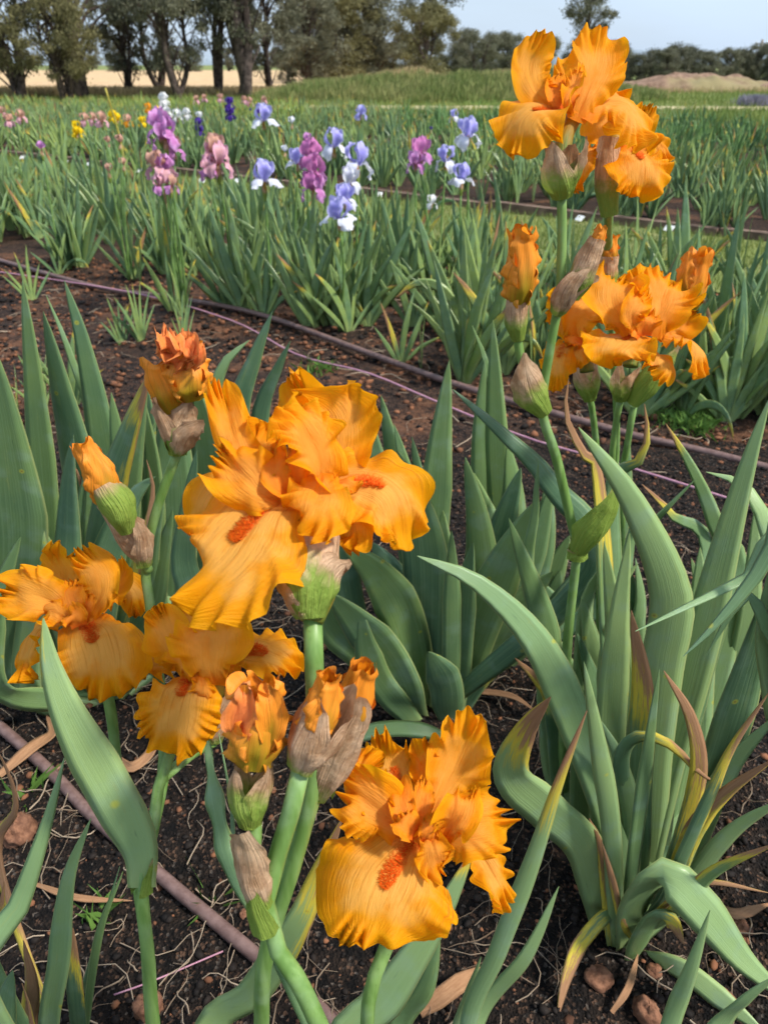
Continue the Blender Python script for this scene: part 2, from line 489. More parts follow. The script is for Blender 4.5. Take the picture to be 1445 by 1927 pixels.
# ------------------------------------------------------------------ the setting: ground, beds, paths, mounds
def sheet(name, corners, z, mat, nx=2, ny=2, bump=None, kind='structure'):
    A, B, C_, D = [np.array([p[0], p[1], 0.0]) for p in corners]
    u = np.linspace(0, 1, nx)[None, :, None]
    v = np.linspace(0, 1, ny)[:, None, None]
    P = (A * (1 - u) + B * u) * (1 - v) + (D * (1 - u) + C_ * u) * v
    P = P.copy()
    P[..., 2] = z
    if bump is not None:
        P[..., 2] += bump(P[..., 0], P[..., 1])
    return solo(name, P, quads(ny, nx), MAT[mat], kind=kind, loc=(0, 0, 0))
sheet('ground', [(-900, -60), (900, -60), (900, 1500), (-900, 1500)], -0.030, 'field', 20, 20)
def rcs(r0, r1, c0, c1):
    return [rc(r0, c0), rc(r1, c0), rc(r1, c1), rc(r0, c1)]
sheet('soil_bed', rcs(-14, 9, -4, 4.45), -0.016, 'soil_red', 180, 120, lambda x, y: 0.012 * (vnoise(x * 7, y * 7, 3) - 0.5))
def nearbump(x, y):
    e = np.minimum(np.minimum(x + 1.7, 1.9 - x), np.minimum(y - 0.05, 2.35 - y))
    hgt = 0.022 * vnoise(x * 5, y * 5, 1) + 0.014 * vnoise(x * 19, y * 19, 2) + 0.009 * vnoise(x * 55, y * 55, 5)
    return -0.02 + hgt * sm(e / 0.25)
NEARZ = nearbump
sheet('near_soil', [(-1.7, 0.05), (1.9, 0.05), (1.9, 2.35), (-1.7, 2.35)], 0.0, 'soil_near', 270, 180, nearbump)
sheet('grass_path', rcs(-24, 10, 4.40, 6.0), -0.004, 'turf', 90, 20, lambda x, y: 0.015 * (vnoise(x * 4, y * 4, 4) - 0.5))
sheet('far_bed', rcs(-26, 24, 6.06, 15.4), 0.0, 'soil_red', 160, 60, lambda x, y: 0.03 * (vnoise(x * 3, y * 3, 6) - 0.5))
sheet('dry_track', [(-8, 24.0), (26, 22.6), (26, 24.6), (-8, 26.5)], -0.012, 'track')
sheet('dry_field', [(-120, 33), (1.5, 33), (10, 190), (-190, 190)], -0.010, 'dry_field', 4, 4)

def mound(name, cx, cy, rx, ry, h, mat, seed, nx=60, ny=30):
    x = np.linspace(-1, 1, nx)[None, :]
    y = np.linspace(-1, 1, ny)[:, None]
    r2 = x ** 2 + y ** 2
    z = h * np.clip(1 - r2, 0, 1) ** 0.8 * (0.55 + 0.65 * vnoise(x * 4 + 9, y * 2.5 + 3, seed) + 0.30 * vnoise(x * 11, y * 6, seed + 1) + 0.12 * vnoise(x * 27, y * 14, seed + 2)) - 0.05
    P = np.stack([cx + rx * x + 0 * y, cy + ry * y + 0 * x, z], -1)
    solo(name, P, quads(ny, nx), MAT[mat], kind='structure')
    return P
MOUND = mound('grass_mound', 2.6, 30.0, 7.2, 3.4, .62, 'field', 2)
mound('earth_mound', 13.6, 40.0, 4.2, 1.8, .66, 'dirt', 5)
mound('earth_mound', 20.5, 41.0, 4.0, 1.8, .5, 'dirt', 8)
mound('earth_mound', 16.5, 44.0, 4.0, 2.0, .5, 'dirt', 11)
# far hills
th = np.linspace(0.1, math.pi - 0.1, 90)
hz = 10 + 12 * vnoise(th * 9, th * 0, 3)
P = np.stack([np.stack([1300 * np.cos(th), 1300 * np.sin(th), 0 * th - 3], -1), np.stack([1300 * np.cos(th), 1300 * np.sin(th), hz], -1),
              np.stack([1430 * np.cos(th), 1430 * np.sin(th), hz * 0.8], -1)])
solo('hills', P, quads(3, 90), MAT['hills'], kind='structure')

# blades of grass (real geometry, uncountable)
def blades(P, h, wd, mat, name, label, lean=0.5, segs=1):
    n = len(P)
    a = RNG.uniform(0, 2 * np.pi, n)
    d = np.stack([np.cos(a), np.sin(a), 0 * a], 1)
    la = RNG.uniform(0, 2 * np.pi, n)
    lv = np.stack([np.cos(la), np.sin(la), 0 * la], 1) * (RNG.uniform(0, lean, n) * h)[:, None]
    up = np.array([0, 0, 1.0]) * h[:, None]
    v0 = P - d * wd[:, None]; v1 = P + d * wd[:, None]
    v2 = P + up * 0.6 + lv * 0.4 + d * wd[:, None] * 0.7
    v3 = P + up + lv
    V = np.stack([v0, v1, v2, v3], 1).reshape(-1, 3)
    Q = np.arange(4 * n).reshape(-1, 4)
    return solo(name, V, Q, MAT[mat], label, None, None, 'stuff', smooth=False, loc=(0, 0, 0))
def rand_rc(n, r0, r1, c0, c1):
    r = RNG.uniform(r0, r1, n); c = RNG.uniform(c0, c1, n)
    P = np.stack([0.8 * r + 0.6 * c, -0.6 * r + 0.8 * c, 0 * r], 1)
    q = P - CAM
    u = F * q[:, 0] / (q[:, 1] * CP - q[:, 2] * SP) + 722.5
    return P[(u > -420) & (u < 1720) & (P[:, 1] > 0.3)]
P = rand_rc(105000, -20, 8, 4.38, 5.95); P[:, 2] = -0.012
blades(P, RNG.uniform(0.02, 0.065, len(P)), RNG.uniform(0.002, 0.004, len(P)), 'blade_grass', 'path_grass', 'short green and straw coloured grass on path between the beds')
# field behind the beds
n = 90000
Y = 15 + 26 * RNG.random(n) ** 1.6
X = RNG.uniform(-0.75, 0.7, n) * Y
P = np.stack([X, Y, 0 * X - 0.03], 1)
cc = P[:, 0] * 0.6 + P[:, 1] * 0.8
P = P[(cc > 15.3) & ~((np.abs(P[:, 1] - 24.5) < 0.9) & (P[:, 0] > -7))]
blades(P, RNG.uniform(0.06, 0.22, len(P)), RNG.uniform(0.006, 0.014, len(P)), 'blade_grass', 'field_grass', 'pale green field grass between the iris beds and the trees')
M2 = MOUND.reshape(-1, 3); M2 = M2[M2[:, 2] > 0.0]
idx = RNG.integers(0, len(M2), 42000)
P = M2[idx] + np.stack([RNG.uniform(-.14, .14, 42000), RNG.uniform(-.13, .13, 42000), np.full(42000, -0.03)], 1)
hi = (P[:, 2] > 0.40 + 0.10 * np.sin(P[:, 0] * 1.7)) & (P[:, 1] > 29.6)
blades(P[~hi], RNG.uniform(0.12, 0.36, (~hi).sum()), RNG.uniform(0.010, 0.02, (~hi).sum()), 'blade_mound', 'mound_grass', 'long green grass covering the mound in front of the trees')
blades(P[hi], RNG.uniform(0.1, 0.32, hi.sum()), RNG.uniform(0.010, 0.018, hi.sum()), 'blade_dry', 'mound_dry_grass', 'straw coloured dry grass along the crest of the mound')
n = 5000
X = RNG.uniform(9.5, 25, n); Y = RNG.uniform(37.8, 39.6, n)
blades(np.stack([X, Y, 0 * X - 0.02], 1), RNG.uniform(0.08, 0.3, n), RNG.uniform(0.01, 0.02, n), 'blade_dry', 'bank_grass', 'dry grass along the foot of the earth mounds')
n = 26000
X = RNG.uniform(-16, 1.5, n); Y = RNG.uniform(32.0, 36.0, n)
blades(np.stack([X, Y, 0 * X - 0.02], 1), RNG.uniform(0.12, 0.4, n), RNG.uniform(0.01, 0.02, n), 'blade_dry', 'dry_grass', 'dry straw coloured grass around the feet of the gum trees')

# ------------------------------------------------------------------ soil litter near the camera
def clods(n, area, smin, smax, mat, name, label, zfun, seed):
    rg = np.random.default_rng(seed)
    ico = np.array([[0, 0, 1], [.894, 0, .447], [.276, .851, .447], [-.724, .526, .447], [-.724, -.526, .447], [.276, -.851, .447],
                    [.724, .526, -.447], [-.276, .851, -.447], [-.894, 0, -.447], [-.276, -.851, -.447], [.724, -.526, -.447], [0, 0, -1]])
    tri = np.array([[0, 1, 2], [0, 2, 3], [0, 3, 4], [0, 4, 5], [0, 5, 1], [1, 6, 2], [2, 7, 3], [3, 8, 4], [4, 9, 5], [5, 10, 1], [2, 6, 7],
                    [3, 7, 8], [4, 8, 9], [5, 9, 10], [1, 10, 6], [6, 11, 7], [7, 11, 8], [8, 11, 9], [9, 11, 10], [10, 11, 6]])
    x = rg.uniform(area[0], area[1], n); y = rg.uniform(area[2], area[3], n)
    sz = smin + (smax - smin) * rg.random(n) ** 3
    V = ico[None] * (1 + rg.uniform(-.3, .3, (n, 12, 1))) * sz[:, None, None] * np.stack([rg.uniform(.7, 1.3, n), rg.uniform(.7, 1.3, n), rg.uniform(.5, .9, n)], 1)[:, None]
    a = rg.uniform(0, 6.28, n); c, s_ = np.cos(a)[:, None], np.sin(a)[:, None]
    V = np.stack([V[..., 0] * c - V[..., 1] * s_ + x[:, None], V[..., 0] * s_ + V[..., 1] * c + y[:, None], V[..., 2] + (zfun(x, y) + sz * 0.25)[:, None]], -1)
    Q = (tri[None] + (np.arange(n) * 12)[:, None, None]).reshape(-1, 3)
    return solo(name, V, Q, MAT[mat], label, None, None, 'stuff', smooth=True, loc=(0, 0, 0))
flat = lambda x, y: -0.014 + 0 * x
clods(26000, (-1.2, 1.4, 0.30, 2.1), 0.0012, 0.0075, 'char', 'mulch', 'black crumbly mulch over the near bed', NEARZ, 1)
clods(3600, (-1.2, 1.4, 0.30, 2.3), 0.0010, 0.0085, 'gravel', 'gravel', 'rusty brown pebbles scattered in the near bed', NEARZ, 2)
clods(9000, (-2.4, 2.2, 2.2, 5.0), 0.003, 0.016, 'gravel', 'path_gravel', 'rusty gravel between the rows of irises', flat, 3)
clods(3500, (-2.4, 2.2, 2.2, 5.0), 0.003, 0.018, 'char', 'path_mulch', 'black mulch crumbs between the rows of irises', flat, 4)

def strands(n, area, name, label, zfun, lmin, lmax, rad, seed):
    rg = np.random.default_rng(seed)
    Vs, Qs, off = [], [], 0
    K = 7
    for i in range(n):
        x0, y0 = rg.uniform(area[0], area[1]), rg.uniform(area[2], area[3])
        L = rg.uniform(lmin, lmax); a = rg.uniform(0, 6.28); k = rg.normal(0, 1.4) / L * 0.5
        ts = np.linspace(0, L, K)
        ang = a + k * ts + 0.5 * np.sin(ts / L * 6 + rg.uniform(0, 6))
        xs = x0 + np.concatenate([[0], np.cumsum(np.cos(ang[:-1]) * L / K)])
        ys = y0 + np.concatenate([[0], np.cumsum(np.sin(ang[:-1]) * L / K)])
        zs = zfun(xs, ys) + 0.003 + 0.014 * rg.random() * np.sin(np.linspace(0, np.pi, K)) + 0.003 * rg.random(K)
        c = np.stack([xs, ys, zs], 1)
        r = rad * rg.uniform(0.4, 1.5)
        n2 = np.stack([-np.sin(ang), np.cos(ang), 0 * ang], 1)
        w3 = r * np.linspace(1, .5, K)[:, None]
        V = np.stack([c - n2 * w3, c + n2 * w3, c + np.array([0, 0, 1.0]) * w3 * 1.1], 1)
        Vs.append(V.reshape(-1, 3)); Qs.append(quads(K, 3, True) + off); off += K * 3
    return solo(name, np.vstack(Vs), np.vstack(Qs), MAT['straw'], label, None, None, 'stuff', loc=(0, 0, 0))
strands(1500, (-1.1, 1.3, 0.30, 1.6), 'root_litter', 'thin dry roots and straw lying on the near bed', NEARZ, 0.02, 0.16, 0.0011, 5)
strands(500, (-2.0, 2.2, 1.8, 4.4), 'straw_litter', 'dry straw lying between the rows of irises', flat, 0.04, 0.2, 0.0022, 6)

# a few stones one can pick out
def stone(u, v, size, label, seed):
    rg = np.random.default_rng(seed)
    p = gnd(u, v)
    nv, nu = 17, 24
    a = np.linspace(0, np.pi, nv)[:, None]; b = np.linspace(0, 2 * np.pi, nu, endpoint=False)[None]
    rr = 1 + 0.55 * (vnoise(a * 2.4 + seed, np.cos(b) * 1.9 + np.sin(b) + seed, seed) - 0.5) + 0.30 * (vnoise(a * 4 + seed, np.cos(b) * 3 + 2 * np.sin(b), seed) - .5) + 0.14 * (vnoise(a * 9, np.cos(b) * 7 + 5 * np.sin(b), seed) - .5)
    rr[0] = rr[0].mean(); rr[-1] = rr[-1].mean()
    sc = size * rg.uniform(0.8, 1.15, 3)
    V = np.stack([sc[0] * rr * np.sin(a) * np.cos(b), sc[1] * rr * np.sin(a) * np.sin(b), sc[2] * 0.8 * rr * np.cos(a) + 0 * b], -1)
    V = V + np.array([p[0], p[1], float(NEARZ(np.array([p[0]]), np.array([p[1]]))[0]) + size * 0.18])
    solo('stone', V, quads(nv, nu, True), MAT['stone'], label, 'stone', 'stones in the near bed')
for i, (u, v, sz, lb) in enumerate([
        (1218, 1905, 0.021, 'largest rounded rusty stone, below the right iris clump'),
        (1125, 1845, 0.015, 'squarish brown stone under the base of the right iris clump'),
        (1230, 1830, 0.009, 'small brown stone beside dry roots under the right clump'),
        (1390, 1745, 0.016, 'brown stone behind the arching green leaf at the right clump'),
        (40, 1575, 0.026, 'wide rusty brown stone left of the near irrigation pipe'),
        (460, 1722, 0.006, 'small pale round pebble beside the near irrigation pipe'),
        (280, 1900, 0.020, 'brown stone next to the foot of the broad-leaved iris stalk'),
        (1365, 1885, 0.014, 'brown stone between two green leaf tips at the right')]):
    stone(u, v, sz, lb, i + 3)

# ------------------------------------------------------------------ irrigation pipes, cord, labels, edging, cane, pole
def pipe(name, pts, r, mat, label, cat, n=40):
    V, Q, st = tube(pts, [r, r], 10, n)
    return solo(name, V, Q, MAT[mat], label, cat, st=st)
pz = lambda p, z: (p[0], p[1], z)
pipe('irrigation_pipe', [pz(rc(-2.6, .40), .008), pz(gnd(0, 1372), .010), pz(gnd(160, 1530), .016), pz(gnd(330, 1680), .014), pz(gnd(600, 1905), .010), pz(rc(0.6, .37), .008), pz(rc(2.0, .36), .008)], 0.0098, 'pipe', 'brown plastic irrigation pipe on black soil below the orange irises', 'pipe', 60)
pipe('irrigation_pipe', [pz(rc(-9, 2.75), .005), pz(gnd(100, 520), .006), pz(gnd(300, 560), .010), pz(gnd(480, 592), .008), pz(gnd(700, 672), .012), pz(gnd(880, 735), .01), pz(gnd(1230, 835), .010), pz(gnd(1445, 885), .008), pz(rc(2.2, 2.30), .005)], 0.0125, 'pipe', 'brown irrigation pipe running between the rows of irises', 'pipe', 90)
pipe('cord', [pz(rc(-6, 2.0), .006), pz(gnd(180, 545), .02), pz(gnd(420, 605), .02), pz(gnd(560, 670), .006), pz(gnd(690, 715), .03), pz(gnd(820, 765), .02), pz(gnd(1000, 830), .006), pz(gnd(1290, 925), .02), pz(rc(1.6, 1.9), .01)], 0.0035, 'cord', 'thin pink cord lying on the soil beside the far irrigation pipe', 'cord', 70)
pipe('cord', [gnd(215, 1872, .01), gnd(290, 1845, .012), gnd(420, 1790, .004)], 0.0011, 'cord', 'short thin pink string beside the near irrigation pipe', 'cord', 12)

def box(V0, ax, ay, az):
    V0 = np.asarray(V0, float)
    V = np.array([V0 + a * ax + b * ay + c * az for c in (-1, 1) for b in (-1, 1) for a in (-1, 1)])
    Q = np.array([[0, 2, 3, 1], [4, 5, 7, 6], [0, 1, 5, 4], [2, 6, 7, 3], [0, 4, 6, 2], [1, 3, 7, 5]])
    return V, Q
rd, cdir = np.array([0.8, -0.6, 0]), np.array([0.6, 0.8, 0])
rr = -22.0
k = 0
while rr < 9:
    L = random.uniform(1.7, 2.6)
    p = rc(rr + L / 2, 6.02 + random.uniform(-.015, .015), 0.012)
    u, v, d = pix(p)
    if d > 0 and -250 < u < 1700:
        tilt = np.array([0, 0, random.uniform(-.012, .012)])
        V, Q = box(p, rd * (L / 2 - 0.01) + tilt, cdir * 0.04, np.array([0, 0, 0.045]))
        solo('timber_plank', V, Q, MAT['timber'], 'weathered brown timber plank edging the far bed beside the grass path', 'plank', 'timber edging planks', smooth=False)
    rr += L
def plabel(p, yaw, s, label, i):
    t = thing('plant_label', label, 'label', p, 'white plant labels')
    a = np.array([math.cos(yaw), math.sin(yaw), 0]); b = np.array([-math.sin(yaw) * .75, math.cos(yaw) * .75, .66])
    V, Q = box(np.asarray(p) + [0, 0, 0.035], a * 0.055 * s, b * 0.04 * s, np.cross(a, b) * 0.003)
    part(t, 'plate', V, Q, MAT['label'], smooth=False)
    V, Q, st = tube([np.asarray(p) + [0, 0.01, -0.03], np.asarray(p) + [0, 0.01, 0.05]], [0.004, 0.004], 6, 4)
    part(t, 'stake', V, Q, MAT['timber'], st)
for i, (u, v) in enumerate([(8, 288), (43, 293), (78, 298), (125, 302), (165, 306), (208, 309), (262, 318), (330, 326), (380, 337), (446, 337), (712, 363), (955, 386), (1090, 408), (1258, 427), (1283, 428)]):
    p = gnd(u, v + 4, 0.03)
    p[2] = 0.0
    plabel(p, -0.64 + random.uniform(-.4, .4), 0.62, 'small white plant label on a short stake at the front of the far bed', i)

pc = gnd(243, 372)
top = atY(199, 166, pc[1] - 0.35)
V, Q, st = tube([pc - [0, 0, .05], (pc + top) / 2 + [0.03, 0, 0.02], top], [0.011, 0.010, 0.007], 8, 14)
solo('cane_stake', V, Q, MAT['cane'], 'thin leaning yellow cane stake standing among the irises', 'stake', st=st)

pp = atY(1420, 140, 150); pp[2] = 0
t_ = thing('utility_pole', 'leaning wooden power pole beyond the distant scrub', 'pole', pp)
ptop = atY(1434, 74, 150)
V, Q, st = tube([pp, ptop], [0.26, 0.20], 8, 6); part(t_, 'pole', V, Q, MAT['pole'], st)
V, Q = box(ptop - [0, 0, 0.6], np.array([1.1, 0, 0.0]), np.array([0, .09, 0]), np.array([0, 0, .09])); part(t_, 'cross_arm', V, Q, MAT['pole'], smooth=False)
for dx in (-0.9, 0.9):
    V, Q, st = tube([ptop + [dx, 0, -0.52], ptop + [dx, 0, -0.2]], [0.07, 0.05], 6, 3); part(t_, 'insulator', V, Q, MAT['label'], st)

# ------------------------------------------------------------------ trees
def tree_geo(seed, h, r0, trunks, spread, base_frac, leaf, nblob, nleaf, droop=0.5, lean=0.25, blobr=0.16):
    """trunk mesh, crown mesh; z=0 at the foot"""
    rg = np.random.default_rng(seed)
    Vt, Qt, off = [], [], 0
    def add(pts, rad, seg=6, n=8):
        nonlocal off
        V, Q, _ = tube(pts, rad, seg, n)
        Vt.append(V); Qt.append(Q + off); off += len(V)
    cent = []
    tr = []
    for k in range(trunks):
        a = rg.uniform(0, 6.28); ln = lean * rg.uniform(.3, 1) * h * (0.4 if trunks == 1 else 1)
        fx = rg.normal(0, .12) * (trunks > 1) * h * 0.12
        p0 = np.array([fx, rg.normal(0, .1) * (trunks > 1), -0.15])
        p3 = np.array([math.cos(a) * ln + fx, math.sin(a) * ln * 0.6, h * rg.uniform(.78, .95)])
        p1 = p0 + (p3 - p0) * .33 + rg.normal(0, .03, 3) * h
        p2 = p0 + (p3 - p0) * .66 + rg.normal(0, .035, 3) * h
        rk = r0 * (1 if k == 0 else rg.uniform(.5, .9))
        add([p0, p1, p2, p3], [rk * 1.25, rk, rk * .6, rk * .15], 8, 14)
        tr.append(curve([p0, p1, p2, p3], 20))
    for b in range(nblob):
        tk = tr[rg.integers(trunks)]
        f = rg.uniform(0, 1)
        zz = h * (base_frac + (1 - base_frac) * f ** 0.85)
        a = rg.uniform(0, 6.28)
        wd = spread * math.sqrt(max(0.02, 1 - (2 * f - 0.85) ** 2 * 0.75)) * math.sqrt(rg.random())
        i = int(np.clip(np.searchsorted(tk[:, 2], zz - 0.12 * h), 3, 19))
        c = tk[i] * [1, 1, 0] + np.array([math.cos(a) * wd, math.sin(a) * wd, zz])
        s0 = tk[max(2, i - 3)]
        mid = (s0 + c) / 2 + np.array([0, 0, 0.06 * h]) + rg.normal(0, .02, 3) * h
        add([s0, mid, c], [r0 * .32, r0 * .18, r0 * .05], 5, 6)
        cent.append(c)
    cent = np.array(cent)
    per = nleaf // nblob
    C = np.repeat(cent, per, 0)
    n = len(C)
    rad = np.repeat(rg.uniform(.55, 1.35, nblob), per)[:, None] * blobr * h
    g0 = rg.normal(0, .5, (n, 3)) * rad * [1, 1, .72]
    P = C + g0
    P[:, 2] -= droop * np.abs(rg.normal(0, .25, n)) * rad[:, 0]
    P[:, 2] = np.maximum(P[:, 2], 0.1)
    d = unit(rg.normal(0, 1, (n, 3)) * [.8, .8, .6] - [0, 0, droop * 1.5])
    s_ = unit(np.cross(d, rg.normal(0, 1, (n, 3))))
    L = leaf * rg.uniform(.6, 1.4, (n, 1)); Wd = L * 0.17
    V = np.stack([P, P + d * L * .5 + s_ * Wd, P + d * L, P + d * L * .5 - s_ * Wd], 1).reshape(-1, 3)
    Q = np.arange(4 * n).reshape(-1, 4)
    return (np.vstack(Vt), np.vstack(Qt)), (V, Q)
TREES = {}
def tree_proto(key, crown_mat, **kw):
    (tv, tq), (v, q) = tree_geo(**kw)
    TREES[key] = (make_mesh('trunk', tv, tq, MAT['bark']), make_mesh('crown', v, q, MAT[crown_mat], smooth=False))
def plant_tree(key, name, u, v, Y, yaw, sc, label, group=None, cat='tree'):
    p = atY(u, v, Y); p[2] = -0.05
    o = thing(name, label, cat, p, group)
    o.rotation_euler = (0, 0, yaw)
    o.scale = (sc, sc, sc) if not isinstance(sc, tuple) else sc
    link('trunk', TREES[key][0], o)
    link('crown', TREES[key][1], o)
    return o
tree_proto('big', 'gum_dark', seed=1, h=8.0, r0=0.30, trunks=1, spread=2.7, base_frac=.28, leaf=.15, nblob=90, nleaf=13000, blobr=.042)
tree_proto('multi', 'gum_grey', seed=2, h=8.5, r0=0.17, trunks=5, spread=1.8, base_frac=.22, leaf=.14, nblob=95, nleaf=13000, lean=.22, blobr=.040)
tree_proto('wattle', 'gum_olive', seed=3, h=4.4, r0=0.13, trunks=4, spread=1.8, base_frac=.26, leaf=.12, nblob=60, nleaf=15000, lean=.35, blobr=.085, droop=1.0)
tree_proto('wattle2', 'gum_grey', seed=4, h=4.2, r0=0.10, trunks=3, spread=1.4, base_frac=.28, leaf=.12, nblob=46, nleaf=10500, lean=.3, blobr=.08, droop=.9)
tree_proto('scrub', 'gum_grey', seed=5, h=4.4, r0=0.10, trunks=3, spread=1.9, base_frac=.08, leaf=.15, nblob=70, nleaf=18000, lean=.25, blobr=.10)
tree_proto('scrub2', 'gum_olive', seed=6, h=4.6, r0=0.10, trunks=3, spread=1.7, base_frac=.08, leaf=.15, nblob=64, nleaf=17000, lean=.25, blobr=.10)
tree_proto('open', 'gum_grey', seed=7, h=8.0, r0=0.14, trunks=2, spread=1.9, base_frac=.40, leaf=.20, nblob=44, nleaf=10000, lean=.2, blobr=.065)
tree_proto('bushy', 'gum_dark', seed=8, h=4.2, r0=0.10, trunks=3, spread=2.2, base_frac=.02, leaf=.2, nblob=56, nleaf=11000, lean=.2, blobr=.14)
for a in [
    ('wattle', 'wattle_tree', 38, 183, 30.5, 0.4, 1.0, 'low drooping olive tree forking near the ground beside the thick dark trunk'),
    ('big', 'gum_tree', 150, 184, 31.5, 1.0, 1.0, 'tall dark gum tree with one thick straight black trunk'),
    ('wattle2', 'wattle_tree', 245, 181, 33.5, 2.2, 0.85, 'small thin-stemmed tree leaning beside the thick dark gum'),
    ('wattle', 'wattle_tree', 128, 183, 29.5, 2.6, 0.74, 'drooping olive shrub hanging in front of the thick dark trunk'),
    ('wattle2', 'wattle_tree', 340, 182, 31.5, 4.2, 1.1, 'grey-green tree with several thin crooked stems by the dry field'),
    ('wattle2', 'wattle_tree', 300, 180, 36.0, 1.2, 1.25, 'grey-green small tree behind the crooked thin stems'),
    ('multi', 'gum_tree', 462, 178, 32.0, 0.5, 1.0, 'tall gum tree with a cluster of dark trunks beside the grass mound'),
    ('open', 'gum_tree', 408, 178, 33.0, 2.0, 0.85, 'slender gum tree with sparse crown beside the cluster of dark trunks'),
    ('wattle2', 'wattle_tree', 508, 172, 35.5, 5.0, 1.0, 'grey small tree right behind the cluster of dark trunks'),
    ('scrub', 'scrub_tree', 575, 160, 45, 0.3, .95, 'dense grey-green tree directly behind the left end of the mound'),
    ('scrub2', 'scrub_tree', 640, 160, 48, 1.3, 1.0, 'rounded olive tree behind the crest of the mound'),
    ('scrub', 'scrub_tree', 705, 160, 50, 2.3, 1.1, 'grey-green rounded tree behind the middle of the mound'),
    ('open', 'gum_tree', 785, 160, 54, 3.1, .86, 'gum tree with open airy top rising above the rounded scrub'),
    ('scrub2', 'scrub_tree', 805, 160, 44, 4.3, .78, 'dark olive bush at the right end of the mound'),
    ('scrub', 'scrub_tree', 865, 160, 50, 5.1, .62, 'grey bush with pointed top next to the dark olive bush'),
    ('wattle2', 'scrub_tree', 900, 158, 47, 0.2, .60, 'small bush with bare lower stems right of the mound'),
    ('scrub', 'scrub_tree', 955, 158, 54, 1.7, .60, 'grey-green bush behind the tallest orange bloom'),
    ('scrub2', 'scrub_tree', 1020, 158, 58, 2.9, .56, 'olive bush behind the tallest orange bloom'),
    ('open', 'gum_tree', 1092, 156, 66, 4.0, 1.0, 'lone tall gum tree with thin crown rising over the tallest bloom'),
    ('scrub', 'scrub_tree', 1150, 158, 60, 0.9, .55, 'grey bush at the near end of the distant scrub line'),
    ('scrub', 'scrub_tree', 1080, 158, 62, 5.9, .6, 'grey bush under the lone tall gum tree'),
]:
    plant_tree(*a)
for i, (key, u) in enumerate([('wattle', -90), ('big', -190), ('wattle2', -290), ('multi', -390), ('wattle', -500), ('big', -620)]):
    plant_tree(key, 'gum_tree', u, 183, 31 + (i % 3), i * 1.3, 1.0, 'gum tree further along the row beyond the low drooping olive tree', 'gum trees further along the row')
lb = 'dark green bush in the low scrub line beyond the earth mounds'
for i, u in enumerate(range(1160, 1720, 22)):
    Y = random.uniform(50, 60)
    plant_tree(random.choice(['bushy', 'bushy', 'scrub']), 'scrub_bush', u + random.uniform(-8, 8), 150, Y, random.uniform(0, 6), random.uniform(.38, .50), lb, 'bushes of the distant scrub line', 'bush')
lb2 = 'pale grey tree of the far woodland seen through the gum trunks'
for i, u in enumerate(range(-10, 560, 62)):
    plant_tree(random.choice(['bushy', 'scrub']), 'woodland_tree', u + random.uniform(-20, 20), 130, random.uniform(150, 175), random.uniform(0, 6), random.uniform(.7, 1.1), lb2, 'far woodland trees')
lb3 = 'dark scrubby tree filling the gaps behind the mound'
for i, u in enumerate(range(545, 1010, 40)):
    plant_tree(random.choice(['bushy', 'scrub', 'scrub2']), 'scrub_tree', u + random.uniform(-10, 10), 150, random.uniform(58, 70), random.uniform(0, 6), random.uniform(.6, .85) * (1.15 if u < 700 else .85), lb3, 'trees behind the mound')
# lavender-grey shrub by the earth mound
p = atY(1425, 180, 26); p[2] = 0
V0 = []
n = 1500
pts = p + RNG.normal(0, 1, (n, 3)) * [0.22, 0.2, 0.0]
blades_o = blades(pts, RNG.uniform(.1, .32, n), RNG.uniform(.008, .016, n), 'lavender', 'lavender_bush', None)
blades_o['label'] = 'low purple-grey lavender bush in the pale field'; blades_o['category'] = 'bush'
del blades_o['kind']

# ------------------------------------------------------------------ iris building blocks
def leaf_profile(t, taper=0.34):
    return (0.62 + 0.38 * sm(t / 0.3)) * np.minimum(1, np.maximum(0, (1 - t) / taper)) ** 0.72
def age_field(t, s, dry, edge):
    a = np.zeros_like(t)
    if dry > 0:
        a = 1.12 * np.clip((t - (1 - 1.25 * dry)) / (1.05 * dry), 0, 1) ** 1.1 * (1 + 0.35 * s * np.sign(math.sin(dry * 91)))
    if edge != 0:
        a = np.maximum(a, 0.75 * sm((np.sign(edge) * s - 0.25) / 0.7) * sm((t - (1 - abs(edge))) / 0.25))
    return a
def leaf_geo(c, w, nrm, dry=0, edge=0, fold=0.0, thick=0.0022, taper=0.42, wave=0.0, seed=0):
    n = len(c)
    t_, s_, nn = frames(c, nrm)
    t = np.linspace(0, 1, n)
    sv = np.array([-1, -.55, 0, .55, 1, .55, 0, -.55])
    side = np.array([0, 1, 1, 1, 0, -1, -1, -1.0])
    pr = leaf_profile(t, taper)
    hw = 0.5 * w * pr
    hw = np.maximum(hw, 0.0004)
    off = hw[:, None] * sv[None]
    up = side[None] * thick * (1 - 0.6 * sv[None] ** 2) * np.clip(pr, .15, 1)[:, None] + fold * np.abs(off) 
    if wave:
        up = up + wave * sv[None] ** 2 * np.sin(t[:, None] * 23 + np.sign(sv)[None] * 1.3 + seed) * sm((t[:, None] - .1) / .3)
    V = c[:, None] + s_[:, None] * off[..., None] + nn[:, None] * up[..., None]
    T = np.repeat(t[:, None], 8, 1); Sx = np.repeat(sv[None], n, 0)
    A = age_field(T, Sx, dry, edge)
    return V.reshape(-1, 3), quads(n, 8, True), np.stack([Sx, T, A], -1).reshape(-1, 3)
LSEED = [0]
WK = 1.08
